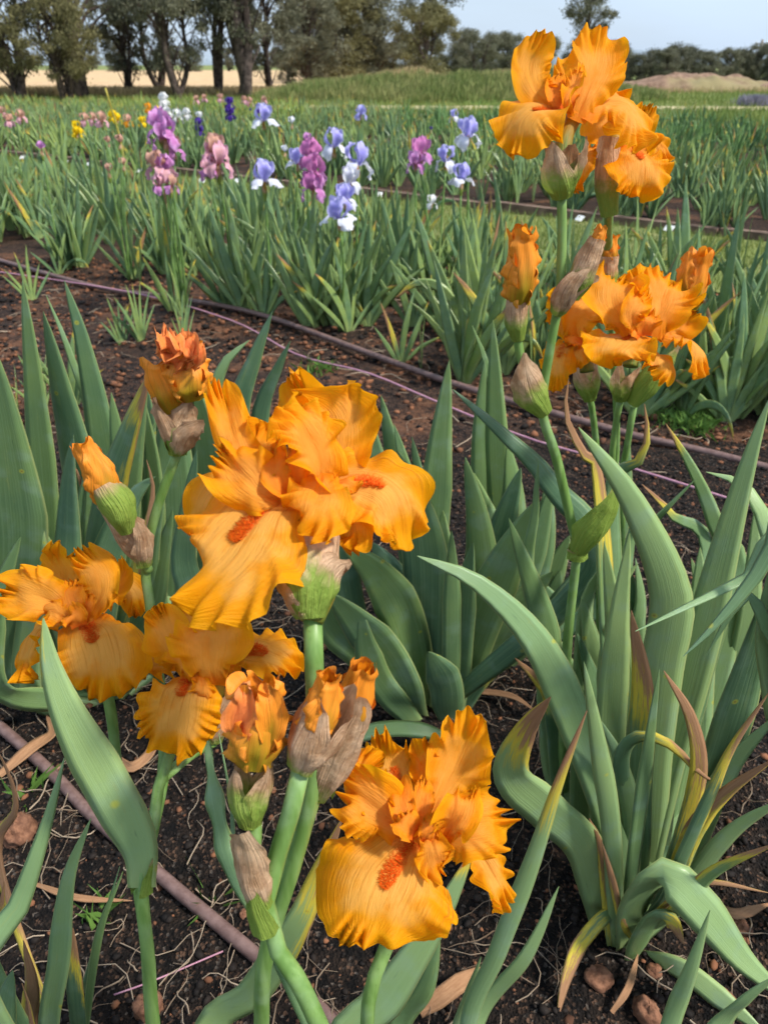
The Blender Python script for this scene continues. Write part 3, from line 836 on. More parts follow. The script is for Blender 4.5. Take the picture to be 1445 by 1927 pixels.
def leaf(parent, px, Yb, Yt, wpx, dry=0, edge=0, n0=(0, 0, 1), n1=None, mat='leaf', fold=0.12, root=True, wave=0.0, taper=0.34, label=None):
    """px: photograph points from foot to tip; Yb, Yt: world Y at foot and tip"""
    LSEED[0] += 1
    k = len(px)
    Ys = np.linspace(Yb, Yt, k)
    pts = [atY(u, v, y) for (u, v), y in zip(px, Ys)]
    for p in pts: p[2] = max(p[2], 0.004)
    dm = pix(pts[k // 2])[2]
    if root:
        b = BASE[parent]
        if pts[0][2] > 0.06:
            j = np.array([random.uniform(-.015, .015), random.uniform(-.015, .015), -0.01])
            pts = [b + j] + pts
        else:
            pts[0][2] = -0.012
    c = curve(pts, 30)
    a, b_ = cv(n0), cv(n1 if n1 is not None else n0)
    f = np.linspace(0, 1, 30)[:, None]
    nrm = a * (1 - f) + b_ * f
    rj = LSEED[0]
    nrm = nrm + 0.25 * np.array([math.sin(rj * 1.7), 0, 0]) 
    V, Q, st = leaf_geo(c, wpx * WK * dm / F, nrm, dry, edge, fold * (1 if rj % 3 else -0.6), wave=wave, taper=taper, seed=rj)
    o = part(parent, 'leaf', V, Q, MAT[mat], st)
    if label: o['label'] = label
    return o

def stem(parent, pts, rad, name='stem', n=26, mat='stem'):
    rad = [r * .86 for r in rad]
    V, Q, st = tube(pts, rad, 12, n)
    return part(parent, name, V, Q, MAT[mat], st)

PSEED = [0]
def petal_geo(pts, hw, n0, n1, wrap=(0.3, 0.3), ruf=0.005, claw=0.22, full=0.55, nu=49, nv=53, seed=None, freq=10.5):
    if seed is None:
        PSEED[0] += 1
        seed = PSEED[0]
    rg = np.random.default_rng(seed * 7 + 1)
    tau = np.linspace(0, 1, nv)
    t = 1 - (1 - tau) ** 1.35
    c = curve(pts, nv, t)
    f = t[:, None]
    a, b = cv(n0), cv(n1)
    tn, sd, nn = frames(c, a * (1 - f) + b * f)
    # smooth the frame a little
    pr = (claw + (1 - claw) * sm(t / full)) * np.sqrt(np.maximum(0, 1 - np.clip((t - 0.50) / 0.50, 0, 1) ** 2.2))
    s = np.linspace(-1, 1, nu)[None, :]
    s = np.sign(s) * np.abs(s) ** 0.82
    T = np.repeat(t[:, None], nu, 1)
    q = s * pr[:, None]
    phi = np.arctan2(q, 1.3 * (T - 0.42))
    e = np.maximum(np.abs(s) ** 2.6 * sm(T / 0.22), sm((T - 0.58) / 0.42) ** 1.6)
    p_ = rg.uniform(0, 6.28, 8)
    fr = freq * rg.uniform(.85, 1.15)
    warp = phi + 0.16 * np.sin(3 * phi + p_[6]) + 0.10 * np.sin(5.3 * phi + p_[5])
    env = 0.60 + 0.40 * np.sin(2.6 * phi + p_[5])
    er = np.maximum(np.abs(s) ** 4.0 * sm(T / 0.22), sm((T - 0.66) / 0.34) ** 2.0)      # the rim only
    lob = np.abs(np.sin(0.5 * fr * warp + p_[0]))                                         # rounded lobes, sharp notches
    w1 = np.sin(fr * warp + 2 * p_[0] + 0.6)
    rufw = w1 * env * (0.35 * e + 1.0 * er) + 0.60 * np.sin(fr * 2.05 * warp + p_[1]) * (1.35 - 0.8 * env) * er ** 0.8
    low = (np.sin(1.7 * phi + p_[2]) * sm(e * 1.3) + 0.8 * np.sin(3.1 * phi + p_[7])) * e
    fine = np.sin(fr * 3.7 * warp + p_[3] + 2 * np.sin(3 * phi + p_[4])) * er ** 2
    und = (0.40 * np.sin(T * 7 + s * 2.5 + p_[4]) + 0.25 * np.sin(T * 11 - s * 6 + p_[3])) * (1 - np.abs(s)) * sm(T / .3)
    fold = -0.5 * np.exp(-(s / 0.10) ** 2) * sm(T / .2) * (1 - T)
    roll = -0.9 * er * (0.4 + 0.6 * np.sin(2.2 * phi + p_[1]))
    disp = ruf * (1.55 * rufw + 1.1 * low + 0.08 * fine + und + fold + roll)
    lob2 = np.abs(np.sin(1.025 * fr * warp + .5 * p_[1]))
    scal = 1 + (0.10 * (lob - 0.66) + 0.035 * (lob2 - 0.64)) * er + 0.09 * np.sin(2.3 * phi + p_[6]) * e + 0.05 * np.sin(4.7 * phi + p_[1]) * e + 0.008 * fine
    wr = np.interp(t, [0, 1], wrap)[:, None]
    wr = np.where(np.abs(wr) < 1e-3, 1e-3, wr)
    hwv = (hw * pr)[:, None] * scal
    Rr = hwv / wr
    off = Rr * np.sin(wr * s)
    cup = Rr * (1 - np.cos(wr * s))
    lift = np.gradient(c, axis=0)
    V = c[:, None] + sd[:, None] * off[..., None] + nn[:, None] * (cup + disp)[..., None]
    # tip edge scallops along the length
    V = V + tn[:, None] * ((scal - 1) * hw * 0.8 * sm((T - .7) / .3))[..., None]
    st = np.stack([np.repeat(s, nv, 0), T, np.full_like(T, (seed * 0.37) % 5)], -1)
    return V, quads(nv, nu), st.reshape(-1, 3), c, nn, sd
def petal(parent, name, pts, hw, n0, n1, mat, **kw):
    V, Q, st, c, nn, sd = petal_geo(pts, hw, n0, n1, **kw)
    o = part(parent, name, V, Q, MAT[mat], st)
    return o, V

def beard(parent, V, a=0.08, b=0.42, width=0.0045, n=520, hl=0.0040):
    n = int(n * 1.7)
    """fuzzy brush along the midrib of a fall petal grid V"""
    nv, nu, _ = V.shape
    rg = np.random.default_rng(nv + PSEED[0])
    mid = V[:, nu // 2]
    sidev = unit(V[:, nu // 2 + 3] - V[:, nu // 2 - 3])
    tn = unit(np.gradient(mid, axis=0))
    nn = unit(np.cross(sidev, tn))
    if np.dot(nn[nv // 3], CAM - mid[nv // 3]) < 0: nn = -nn
    f = rg.uniform(a, b, n); x = f * (nv - 1)
    i = x.astype(int); fr = (x - i)[:, None]
    P = mid[i] * (1 - fr) + mid[i + 1] * fr
    lim = width * np.sqrt(np.clip(1 - ((f - a) / (b - a)) ** 6, 0.05, 1))
    o_ = rg.uniform(-1, 1, n)
    P = P + sidev[i] * (o_ * lim)[:, None] + nn[i] * 0.0004
    d = unit(nn[i] * 0.9 + tn[i] * rg.uniform(.1, .9, (n, 1)) + sidev[i] * (o_[:, None] * .7 + rg.normal(0, .25, (n, 1))))
    L = hl * rg.uniform(.5, 1.15, (n, 1))
    r = 0.00030
    s1 = unit(np.cross(d, tn[i] + 0.01)); s2 = np.cross(d, s1)
    tip = P + d * L
    Vv = np.stack([P + s1 * r, P - s1 * r * .5 + s2 * r * .87, P - s1 * r * .5 - s2 * r * .87, tip], 1).reshape(-1, 3)
    k = np.arange(n)[:, None] * 4
    Q = np.vstack([k + [0, 1, 3], k + [1, 2, 3], k + [2, 0, 3]])
    st = np.stack([np.zeros(4 * n), np.tile([0, 0, 0, 1], n) * .7 + .3 * np.repeat((f - a) / (b - a), 4), np.zeros(4 * n)], 1)
    return part(parent, 'beard', Vv, Q, MAT['beard'], st)

def wrapped(parent, name, axis, rads, phi0, has, mat, ruf=0.0, nu=21, nv=25, twist=0.0, freq=9, face=(0, 0, 1), seed=None):
    """a bract or furled petal wrapped round an axis; phi=0 faces the camera"""
    if seed is None:
        PSEED[0] += 1
        seed = PSEED[0]
    rg = np.random.default_rng(seed * 5 + 2)
    t = np.linspace(0, 1, nv)
    c = curve(axis, nv)
    tn = unit(np.gradient(c, axis=0))
    e1 = cv(face)[None] - tn * (tn @ cv(face))[:, None]
    e1 = unit(e1); e2 = unit(np.cross(tn, e1))
    s = np.linspace(-1, 1, nu)[None]
    Rt = np.interp(t, np.linspace(0, 1, len(rads)), rads)
    # smooth radius
    k = np.array([1, 2, 3, 2, 1]) / 9.0
    Rt = np.convolve(np.pad(Rt, 2, 'edge'), k, 'valid')
    ha = np.interp(t, np.linspace(0, 1, len(has)), has)
    phi = phi0 + ha[:, None] * s + twist * t[:, None]
    ee = np.abs(s) ** 4 * np.ones_like(phi)
    ee = np.maximum(ee, sm((t[:, None] - .8) / .2) * 0.8)
    p_ = rg.uniform(0, 6.28, 4)
    rf = ruf * ee * (np.sin(freq * 2.2 * t[:, None] + p_[0] + s * 2) + .4 * np.sin(freq * 5 * t[:, None] + 3 * s + p_[1]) + 0.7)
    rr_ = Rt[:, None] + rf + Rt[:, None] * (0.05 * np.sin(phi * 7 + t[:, None] * 6 + p_[2]) + 0.05 * np.sin(phi * 3 - t[:, None] * 9 + p_[1]))
    V = c[:, None] + rr_[..., None] * (np.cos(phi)[..., None] * e1[:, None] + np.sin(phi)[..., None] * e2[:, None])
    V = V + tn[:, None] * (ruf * 1.3 * np.sin(3.1 * phi + p_[3]) * sm((t[:, None] - .8) / .2))[..., None]
    st = np.stack([np.repeat(s, nv, 0), np.repeat(t[:, None], nu, 1), np.full_like(phi, seed * .31 % 4)], -1)
    return part(parent, name, V, quads(nv, nu), MAT[mat], st)

def spathe(parent, axis, r, mat='spathe', open_=1.0, seed=None, ph=1.3):
    """two papery bracts clasping a bud or an ovary"""
    r *= .86
    a = wrapped(parent, 'spathe', axis, [r * .5, r * .95, r * 1.05, r * .95, r * .8 * open_], ph, [2.0, 1.9, 1.7, 1.2, .25], mat, 0.0008)
    ax2 = [p for p in axis]
    wrapped(parent, 'spathe', ax2, [r * .53, r, r * 1.1, r * 1.02, r * .95 * open_], ph - math.pi, [2.0, 1.8, 1.5, 1.0, .2], mat, 0.0008)
    return a
def bud(parent, axis, r, ruf=0.0016, mat='bud', top=0.55, twist=0.8):
    b = wrapped(parent, 'bud', axis, [r * .55, r * .95, r * .98, r * .8, r * top], 0.2, [1.75, 1.7, 1.5, 1.2, 1.0], mat, ruf, 27, 33, twist)
    for k in (1, 2):
        wrapped(b, 'furled_petal', axis, [r * .52, r * .9, r * .92, r * .74, r * top * .9], 0.2 + k * 2.09, [1.75, 1.7, 1.5, 1.2, 1.0], mat, ruf, 27, 33, twist)
    wrapped(b, 'furled_petal', axis, [r * .3, r * .5, r * .6, r * .5, r * top * .7], 1.3, [2.6, 2.6, 2.2, 1.8, 1.4], 'style_orange', ruf, 21, 21, twist)
    return b

def flower(plant, d0, tube_pts, tube_r, petals, style=None):
    """petals: (kind, [(u, v, dd cm)], half width px, n0, n1, wrap, ruffle mm)"""
    PP = lambda L: [atd(u, v, d0 + dd * .01) for u, v, dd in L]
    V, Q, st = tube(PP(tube_pts), tube_r, 14, 14)
    fl = part(plant, 'flower', V, Q, MAT['tube_green'], st)
    for sp in petals:
        kind, pts, hwpx, n0, n1, wrap, ruf = sp[:7]
        kw = dict(sp[7]) if len(sp) > 7 else {}
        bd = kw.pop('beard', None)
        hw = hwpx * d0 / F * 1.07
        if kind == 'F':
            o, Vp = petal(fl, 'fall_petal', PP(pts), hw, n0, n1, 'fall_orange', wrap=wrap, ruf=ruf * .001, **kw)
            if bd:
                beard(fl, Vp, *bd)
        elif kind == 'S':
            petal(fl, 'standard_petal', PP(pts), hw, n0, n1, 'std_orange', wrap=wrap, ruf=ruf * .001, **{**dict(claw=.34, full=.6), **kw})
        else:
            petal(fl, 'style_arm', PP(pts), hw, n0, n1, 'style_orange', wrap=wrap, ruf=ruf * .001, nu=17, nv=17, **{**dict(claw=.6, full=.5), **kw})
    return fl

# ------------------------------------------------------------------ generic iris clumps (leaf meshes shared between copies)
def leaf_proto(bend, mat, dry=0, edge=0, seg=9, rel=0.088, seed=0):
    z = np.linspace(0, 1, seg)
    k = bend
    if k < 0.9:
        c = np.stack([k * z ** 2 * 0.6, 0.04 * np.sin(z * 3 + seed) * z, z * (1 - 0.25 * k * z)], 1)
    else:                                            # folded over
        a = z * 2.5
        c = np.stack([0.32 * (1 - np.cos(a)) + .02 * z, 0.03 * z, 0.46 * np.sin(np.minimum(a, 2.4)) + 0.05 * z], 1)
    V, Q, st = leaf_geo(c, rel, np.array([[0, 1.0, 0]]) + 0 * c, dry, edge, 0.08, thick=0.0035, taper=.5)
    return V, Q, st
PROTO = []
for i, (b, dr, ed) in enumerate([(0, 0, 0), (.06, 0, 0), (.15, 0, 0), (.28, 0, 0), (.45, 0, 0), (.12, .12, 0), (.35, .3, .3), (.95, .25, 0), (.1, .75, 0), (.5, .16, -.4)]):
    PROTO.append(leaf_proto(b, None, dr, ed, seed=i, seg=9 if b < .9 else 13))
PWT = [.2, .2, .2, .12, .08, .08, .04, .02, .02, .04]
PMESH = {}
def pmesh(i, mat):
    if (i, mat) not in PMESH:
        V, Q, st = PROTO[i]
        PMESH[(i, mat)] = make_mesh('leaf', V, Q, MAT[mat], st)
    return PMESH[(i, mat)]
def fan_xf(rg, nf, h, spread, nl=(4, 8), maxang=34):
    """(proto, matrix) list for a clump of nf fans"""
    out = []
    for f in range(nf):
        a = rg.uniform(0, 6.28); rad = spread * math.sqrt(rg.random()) if nf > 1 else 0
        yaw = rg.uniform(0, 6.28)
        hf = h * rg.uniform(.75, 1.1)
        n = rg.integers(nl[0], nl[1] + 1)
        for k in range(n):
            x = (k / (n - 1) * 2 - 1) if n > 1 else 0
            ang = x * R(maxang) * rg.uniform(.7, 1.2)
            L = hf * (1 - .32 * abs(x) ** 1.5) * rg.uniform(.85, 1.1)
            p = int(rg.choice(len(PWT), p=PWT))
            flip = math.pi if x < 0 else 0
            M = (Matrix.Translation((math.cos(a) * rad + .018 * x * math.cos(yaw), math.sin(a) * rad + .018 * x * math.sin(yaw), -0.015))
                 @ Matrix.Rotation(yaw + rg.normal(0, .14), 4, 'Z') @ Matrix.Rotation(ang, 4, 'Y') @ Matrix.Rotation(flip, 4, 'Z') @ Matrix.Diagonal((L * rg.uniform(.8, 1.15), L, L, 1)))
            out.append((p, M))
    return out
def iris_clump(p, nf, h, spread, mat, label, group=None, seed=0, nl=(4, 8), name='iris_plant', maxang=34, cat='iris'):
    rg = np.random.default_rng(seed)
    t = thing(name, label, cat, (p[0], p[1], p[2] if len(p) > 2 else 0), group)
    for i, M in fan_xf(rg, nf, h, spread, nl, maxang):
        o = link('leaf', pmesh(i, mat), t)
        o.matrix_local = M
    return t
def clump_mesh(seed, nf, h, spread, mat, nl=(5, 8), maxang=32):
    rg = np.random.default_rng(seed)
    Vs, Qs, Ss, off = [], [], [], 0
    for i, M in fan_xf(rg, nf, h, spread, nl, maxang):
        V, Q, st = PROTO[i]
        V = V.reshape(-1, 8, 3)[:, [0, 2, 4, 6]]; st = st.reshape(-1, 8, 3)[:, [0, 2, 4, 6]]
        V = V[::2]; st = st[::2]
        m = np.array(M)
        Vs.append((V.reshape(-1, 3) @ m[:3, :3].T) + m[:3, 3]); Ss.append(st.reshape(-1, 3))
        Qs.append(quads(V.shape[0], 4, True) + off); off += V.shape[0] * 4
    return np.vstack(Vs), np.vstack(Qs), np.vstack(Ss)

# middle row: clumps where the photograph shows them, then the dense band behind
MID = [  # u, v of the foot, fans, height, label
    (140, 498, 3, .44, 'bluish iris clump on bare soil at the left end of the middle row'),
    (28, 430, 3, .46, 'iris clump with pale yellowing leaf at the edge of the middle row'),
    (75, 440, 2, .40, 'loose iris clump with pale lime leaves in the middle row'),
    (268, 640, 2, .26, 'small bluish iris fan standing on bare dark soil by the cord'),
    (335, 640, 2, .30, 'small iris fan with a yellow leaf tip on bare soil by the cord'),
    (395, 500, 3, .48, 'iris clump with many brown dead leaves in the middle row'),
    (330, 470, 3, .46, 'iris clump with orange-brown streaked leaves in the middle row'),
    (478, 578, 3, .48, 'spreading bluish iris clump beside the far irrigation pipe'),
    (600, 600, 4, .52, 'large spreading iris clump under the lilac and white flowers'),
    (668, 602, 3, .54, 'iris clump with wide-leaning leaves under the lilac and white flowers'),
    (765, 682, 2, .26, 'small green iris fan beside the far irrigation pipe'),
    (120, 760, 2, .27, 'small pale iris fan on bare soil behind the tall left leaves'),
    (30, 790, 2, .28, 'small pale iris fan half hidden behind the tall left leaves'),
    (60, 560, 1, .30, 'slanting pale iris fan with a dry brown leaf on bare soil'),
    (880, 700, 3, .52, 'dense iris clump left of the furled bud'),
    (950, 690, 3, .52, 'dense iris clump behind the furled bud stalk'),
    (1030, 690, 3, .50, 'dense iris clump behind the tallest flower stem'),
    (1130, 700, 3, .50, 'dense iris clump hidden behind the lower right blooms'),
    (1235, 770, 3, .50, 'dense iris clump right of the lower right blooms'),
    (1330, 770, 3, .50, 'dense iris clump with leaning leaves above the green weed'),
    (1430, 780, 3, .46, 'dense iris clump at the end of the row beyond the weed'),
]
for i, (u, v, nf, h, lb) in enumerate(MID):
    iris_clump(gnd(u, v), nf + (1 if h > .35 else 0), h * 1.12, .09, 'leaf_far', lb, seed=100 + i, nl=(5, 8))
k = 0
for row, c0 in enumerate((3.05, 3.55, 4.05)):
    r = -9.0 + row * .2
    while r < 3.5:
        p = rc(r + random.uniform(-.08, .08), c0 + random.uniform(-.15, .15))
        u, v, d = pix(p)
        if d > 0.3 and -420 < u < 1720 and p[1] > 1:
            k += 1
            lb = ('green iris clump without flowers in the front line of the dense middle bed', 'green iris clump without flowers in the centre of the dense middle bed', 'green iris clump without flowers along the grass path edge')[row]
            iris_clump(p, 4, random.uniform(.44, .60), .17, 'leaf_far', lb, 'iris clumps of the middle bed, line %d' % (row + 1), seed=300 + k, nl=(4, 7))
        r += random.uniform(.30, .42)

# far bed: clumps as one foliage mesh each
FARM = {}
for mat in ('leaf_far', 'leaf_lime', 'leaf_deep'):
    FARM[mat] = []
    for s_ in range(4):
        V, Q, st = clump_mesh(40 + s_, 7, .54, .28, mat)
        FARM[mat].append(make_mesh('iris_plant', V, Q, MAT[mat], st))
cnt = 0
far_rest = []
cand = []
FROWS = [6.45, 7.1, 7.75, 8.4, 9.05, 9.7, 10.6, 11.3, 12.0, 12.7, 13.4, 14.1, 14.8]
ORD = ['first', 'second', 'third', 'fourth', 'fifth', 'sixth', 'seventh', 'eighth', 'ninth', 'tenth', 'eleventh', 'twelfth', 'thirteenth']
for c0 in FROWS:
    r = -26.0
    while r < 22:
        p = rc(r + random.uniform(-.1, .1), c0 + random.uniform(-.15, .15))
        u, v, d = pix(p)
        gap = 0.22 if c0 < 6.6 else 0.06
        if d > 1 and -380 < u < 1720 and p[1] < 22.5 and random.random() > gap:
            cand.append((d, p, c0, u))
        r += random.uniform(.62, .80)
cand.sort(key=lambda a: a[0] + (100 if not -60 < a[3] < 1505 else 0))
for i, (d, p, c0, u) in enumerate(cand):
    mat = 'leaf_far'
    if c0 > 11.5 and u < 560: mat = 'leaf_lime'
    if c0 > 9.5 and u > 760: mat = 'leaf_deep'
    hs = random.uniform(.82, 1.1) * (0.95 if c0 < 9 else 0.85)
    if i < 290:
        o = link('iris_plant', random.choice(FARM[mat]))
        o.location = p
        o.rotation_euler = (0, 0, random.uniform(0, 6.28)); o.scale = (hs, hs, hs)
        if c0 < 6.6:
            tag(o, 'leafy iris clump on bare soil right behind the timber edging and labels', 'iris', 'far bed irises, front line')
        elif mat == 'leaf_deep':
            tag(o, 'dark green grassy clump in the %s planted line behind the timber edging' % ORD[FROWS.index(c0)], 'iris', 'dark clumps of the far bed, line %d' % (FROWS.index(c0) + 1))
        elif mat == 'leaf_lime':
            tag(o, 'lime green clump at the back of the far bed below the gum trees', 'iris', 'lime clumps of the far bed')
        else:
            n_ = FROWS.index(c0)
            tag(o, '%s iris clump in the %s planted line behind the timber edging' % (('green', 'dense green')[n_ % 2], ORD[n_]), 'iris', 'far bed irises, line %d' % (n_ + 1))
    else:
        far_rest.append((p, mat, hs))
if far_rest:
    Vs, Qs, Ss, off = [], [], [], 0
    for mat in ('leaf_far', 'leaf_lime', 'leaf_deep'):
        Vs, Qs, Ss, off = [], [], [], 0
        V0, Q0, S0 = clump_mesh(77, 4, .46, .26, mat, (4, 6))
        for p, m_, hs in far_rest:
            if m_ != mat: continue
            a = random.uniform(0, 6.28)
            Rm = np.array([[math.cos(a), -math.sin(a), 0], [math.sin(a), math.cos(a), 0], [0, 0, 1]])
            Vs.append(V0 @ Rm.T * hs + p); Qs.append(Q0 + off); Ss.append(S0); off += len(V0)
        if Vs:
            solo('distant_iris_foliage', np.vstack(Vs), np.vstack(Qs), MAT[mat], {'leaf_far': 'mid green mass of iris leaves at the far end of the bed', 'leaf_lime': 'yellow-green mass of leaves at the far end of the bed', 'leaf_deep': 'dark green mass of leaves at the far end of the bed'}[mat], kind='stuff', st=np.vstack(Ss), loc=(0, 0, 0))

# ------------------------------------------------------------------ background irises in flower
def bgpetal(kind, seed, hw, L=1.0):
    """local petal, outwards along +X"""
    if kind == 'fall':
        pts = np.array([[.004, 0, 0], [.028, 0, .010], [.052, 0, -.006], [.060, 0, -.050]]) * L
        n0, n1 = np.array([-.2, 0, 1.0]), np.array([1.0, 0, .3])
    elif kind == 'flare':
        pts = np.array([[.004, 0, 0], [.030, 0, .012], [.060, 0, .004], [.080, 0, -.025]]) * L
        n0, n1 = np.array([-.2, 0, 1.0]), np.array([.7, 0, .8])
    else:
        pts = np.array([[.004, 0, 0], [.026, 0, .028], [.034, 0, .062], [.010, 0, .088]]) * L
        n0, n1 = np.array([1.0, 0, -.3]), np.array([.8, 0, .6])
    global cv
    keep = cv; cv = unit                       # petal_geo reads normals in local space here
    V, Q, st, *_ = petal_geo(pts, hw * L, n0, n1, wrap=(.9, .5) if kind == 'standard' else (-.5, -.3), ruf=.0045, nu=13, nv=15, seed=seed, freq=6)
    cv = keep
    return V.reshape(-1, 3), Q, st
BGM = {}
def bgmesh(kind, mat, var):
    if (kind, mat, var) not in BGM:
        V, Q, st = bgpetal(kind, 900 + var * 13 + len(kind), .030 if kind != 'standard' else .034)
        BGM[(kind, mat, var)] = make_mesh(kind + '_petal', V, Q, MAT[mat], st)
    return BGM[(kind, mat, var)]
V, Q, st = tube([(0, 0, -.045), (0, 0, -.02), (0, 0, .006)], [.006, .0085, .006], 8, 6)
CORE = make_mesh('flower', V, Q, MAT['tube_green'], st)
def bg_spathe_mesh():
    c = thing('tmp', 'x', 'x', (0, 0, 0))
    o = wrapped(c, 'spathe', [(0, 0, -.075), (0, 0, -.04), (0, 0, -.005)], [.005, .011, .012, .008], 0, [3.0, 2.9, 2.4, .6], 'spathe', 0, 11, 9, seed=5)
    me = o.data
    bpy.data.objects.remove(o); bpy.data.objects.remove(c)
    return me
SPM = bg_spathe_mesh()
def bg_iris(items, label, foot=None, group=None, leaves=True, seed=0, h=.42, name='flowering_iris'):
    """items: (u, v, d, std colour, fall colour, scale, kind) blooms on one plant"""
    rg = random.Random(seed)
    P0 = atd(*items[0][:3])
    if foot is None:
        foot = np.array([P0[0] + rg.uniform(-.03, .03), P0[1] + rg.uniform(-.02, .05), 0.0])
    t = thing(name, label, 'iris', foot, group)
    if leaves:
        for i, M in fan_xf(np.random.default_rng(seed + 5), 2, h, .06, (4, 6)):
            o = link('leaf', pmesh(i, 'leaf_far'), t); o.matrix_local = M
    for (u, v, d, sc_, fc_, s, kind) in items:
        p = atd(u, v, d)
        b = foot + np.array([rg.uniform(-.03, .03), rg.uniform(-.03, .03), -.02])
        V, Q, st = tube([b, (b * .5 + p * .5) + np.array([rg.uniform(-.02, .02), 0, 0]), p - np.array([0, 0, .04 * s])], [.0065, .006, .005], 7, 8)
        part(t, 'stem', V, Q, MAT['stem'], st)
        loc = Matrix.Translation(Vector(p - foot)) @ Matrix.Rotation(rg.uniform(-.25, .25), 4, 'X') @ Matrix.Rotation(rg.uniform(0, 6.28), 4, 'Z') @ Matrix.Scale(s, 4)
        o = link('spathe', SPM, t); o.matrix_local = loc
        if kind == 'bud':
            o = link('bud', bgmesh('standard', sc_, 0), t); o.matrix_local = loc @ Matrix.Scale(.55, 4)
            for k in (1, 2):
                q = link('furled_petal', bgmesh('standard', sc_, k), o); q.matrix_local = Matrix.Rotation(k * 2.09, 4, 'Z')
            continue
        f = link('flower', CORE, t); f.matrix_local = loc
        ff = 'flare' if kind == 'flare' else 'fall'
        for k in range(3):
            o = link('fall_petal', bgmesh(ff, fc_, k % 2 + (1 if s > 1 else 0)), f); o.matrix_local = Matrix.Rotation(k * 2.094 + rg.uniform(-.2, .2), 4, 'Z')
            o = link('standard_petal', bgmesh('standard', sc_, k), f); o.matrix_local = Matrix.Rotation(1.05 + k * 2.094 + rg.uniform(-.2, .2), 4, 'Z') @ Matrix.Scale(.95, 4)
    return t
LW = ('lilac', 'pale')
bg_iris([(497, 342, 3.4, *LW, 1.05, 'flare')], 'lilac and white iris with flaring falls, apart from the others on the left', seed=1)
bg_iris([(628, 278, 4.0, *LW, 1.1, 'fall')], 'lilac and white iris bloom behind the magenta flower spike', seed=2)
bg_iris([(672, 312, 3.6, *LW, 1.15, 'fall'), (660, 345, 3.6, 'pale', 'pale', .85, 'fall')], 'tall lilac iris with broad white falls beside the magenta spike', seed=3)
bg_iris([(650, 378, 3.3, *LW, .8, 'fall'), (640, 412, 3.2, *LW, 1.05, 'flare')], 'low lilac and white iris with two blooms one above the other', seed=4)
bg_iris([(880, 258, 4.2, *LW, 1.15, 'fall')], 'tall lilac iris with large rounded white falls near the mauve bloom', seed=5)
bg_iris([(839, 305, 4.0, *LW, .92, 'fall')], 'small lilac and white iris directly beside the mauve bloom', seed=6)
bg_iris([(868, 340, 3.9, *LW, .95, 'flare')], 'lilac and white iris below the tall one with rounded falls', seed=7)
bg_iris([(812, 384, 3.8, 'white', 'white', .5, 'fall')], 'tiny white drooping iris bloom low over the leaves', seed=8)
bg_iris([(560, 308, 3.7, *LW, .8, 'flare')], 'half hidden lilac iris bloom at the left of the magenta spike', seed=9)
bg_iris([(496, 228, 5.2, *LW, 1.25, 'flare')], 'lilac iris with wide flat falls standing far behind the left lilac one', seed=10)
bg_iris([(549, 232, 5.0, 'pale', 'pale', .8, 'bud'), (536, 285, 4.6, 'pale', 'pale', .7, 'bud')], 'iris stalk with slim pale lilac buds', seed=11)
bg_iris([(679, 216, 7.5, 'lilac', 'lilac', 1.0, 'fall')], 'single deep lilac iris bloom above dark foliage', seed=12)
bg_iris([(855, 221, 8.0, 'lilac', 'pale', .9, 'fall')], 'single small pale blue iris bloom far behind the mauve one', seed=13)
bg_iris([(578, 265, 3.6, 'mauve', 'pink', .7, 'bud'), (586, 298, 3.6, 'magenta', 'magenta', 1.0, 'fall'), (592, 330, 3.5, 'magenta', 'mauve', 1.05, 'fall'), (590, 358, 3.5, 'magenta', 'mauve', .95, 'fall')], 'magenta iris spike with stacked blooms and a bud on top', seed=14)
bg_iris([(792, 292, 4.0, 'magenta', 'mauve', 1.0, 'fall'), (782, 310, 4.0, 'mauve', 'mauve', .8, 'fall')], 'mauve iris bloom standing among the lilac and white ones', seed=15)
bg_iris([(302, 246, 3.4, 'mauve', 'mauve', 1.05, 'fall'), (312, 262, 3.4, 'mauve', 'mauve', 1.0, 'fall'), (328, 285, 3.5, 'peach', 'mauve', .8, 'fall'), (296, 318, 3.4, 'peach', 'pink', .85, 'fall'), (312, 322, 3.4, 'mauve', 'pink', .8, 'fall'), (300, 352, 3.4, 'pink', 'mauve', .6, 'fall'), (322, 352, 3.4, 'peach', 'mauve', .6, 'fall')], 'tall mauve iris with blooms all the way down its stem', seed=16)
bg_iris([(405, 290, 3.5, 'peach', 'pink', 1.0, 'fall'), (410, 310, 3.5, 'pink', 'pink', 1.1, 'fall'), (392, 322, 3.5, 'pink', 'mauve', .7, 'fall')], 'pale pink iris with a dense head of blooms', seed=17)
bg_iris([(78, 280, 4.2, 'mauve', 'mauve', .8, 'bud')], 'single dark mauve iris bud by the timber edging', seed=18)
bg_iris([(204, 268, 4.0, 'peach', 'peach', .6, 'bud'), (226, 268, 4.0, 'peach', 'peach', .75, 'bud'), (232, 310, 4.0, 'peach', 'peach', .7, 'bud'), (206, 322, 4.0, 'peach', 'peach', .75, 'bud')], 'withered peach coloured iris heads around the cane stake', seed=19)
bg_iris([(146, 242, 7.6, 'yellow', 'yellow', .85, 'fall'), (146, 252, 7.6, 'yellow', 'yellow', .8, 'fall')], 'yellow iris with two blooms left of the cane stake', seed=20)
bg_iris([(214, 222, 8.6, 'yellow', 'yellow', .95, 'fall'), (222, 226, 8.6, 'yellow', 'yellow', .8, 'fall')], 'yellow iris blooming right beside the cane stake', seed=21)
bg_iris([(298, 218, 8.6, 'yellow', 'yellow', 1.1, 'fall')], 'yellow iris right above the tall mauve blooms', seed=22)
bg_iris([(269, 232, 8.0, 'yellow', 'yellow', .75, 'fall')], 'small yellow iris between the cane and the mauve blooms', seed=23)
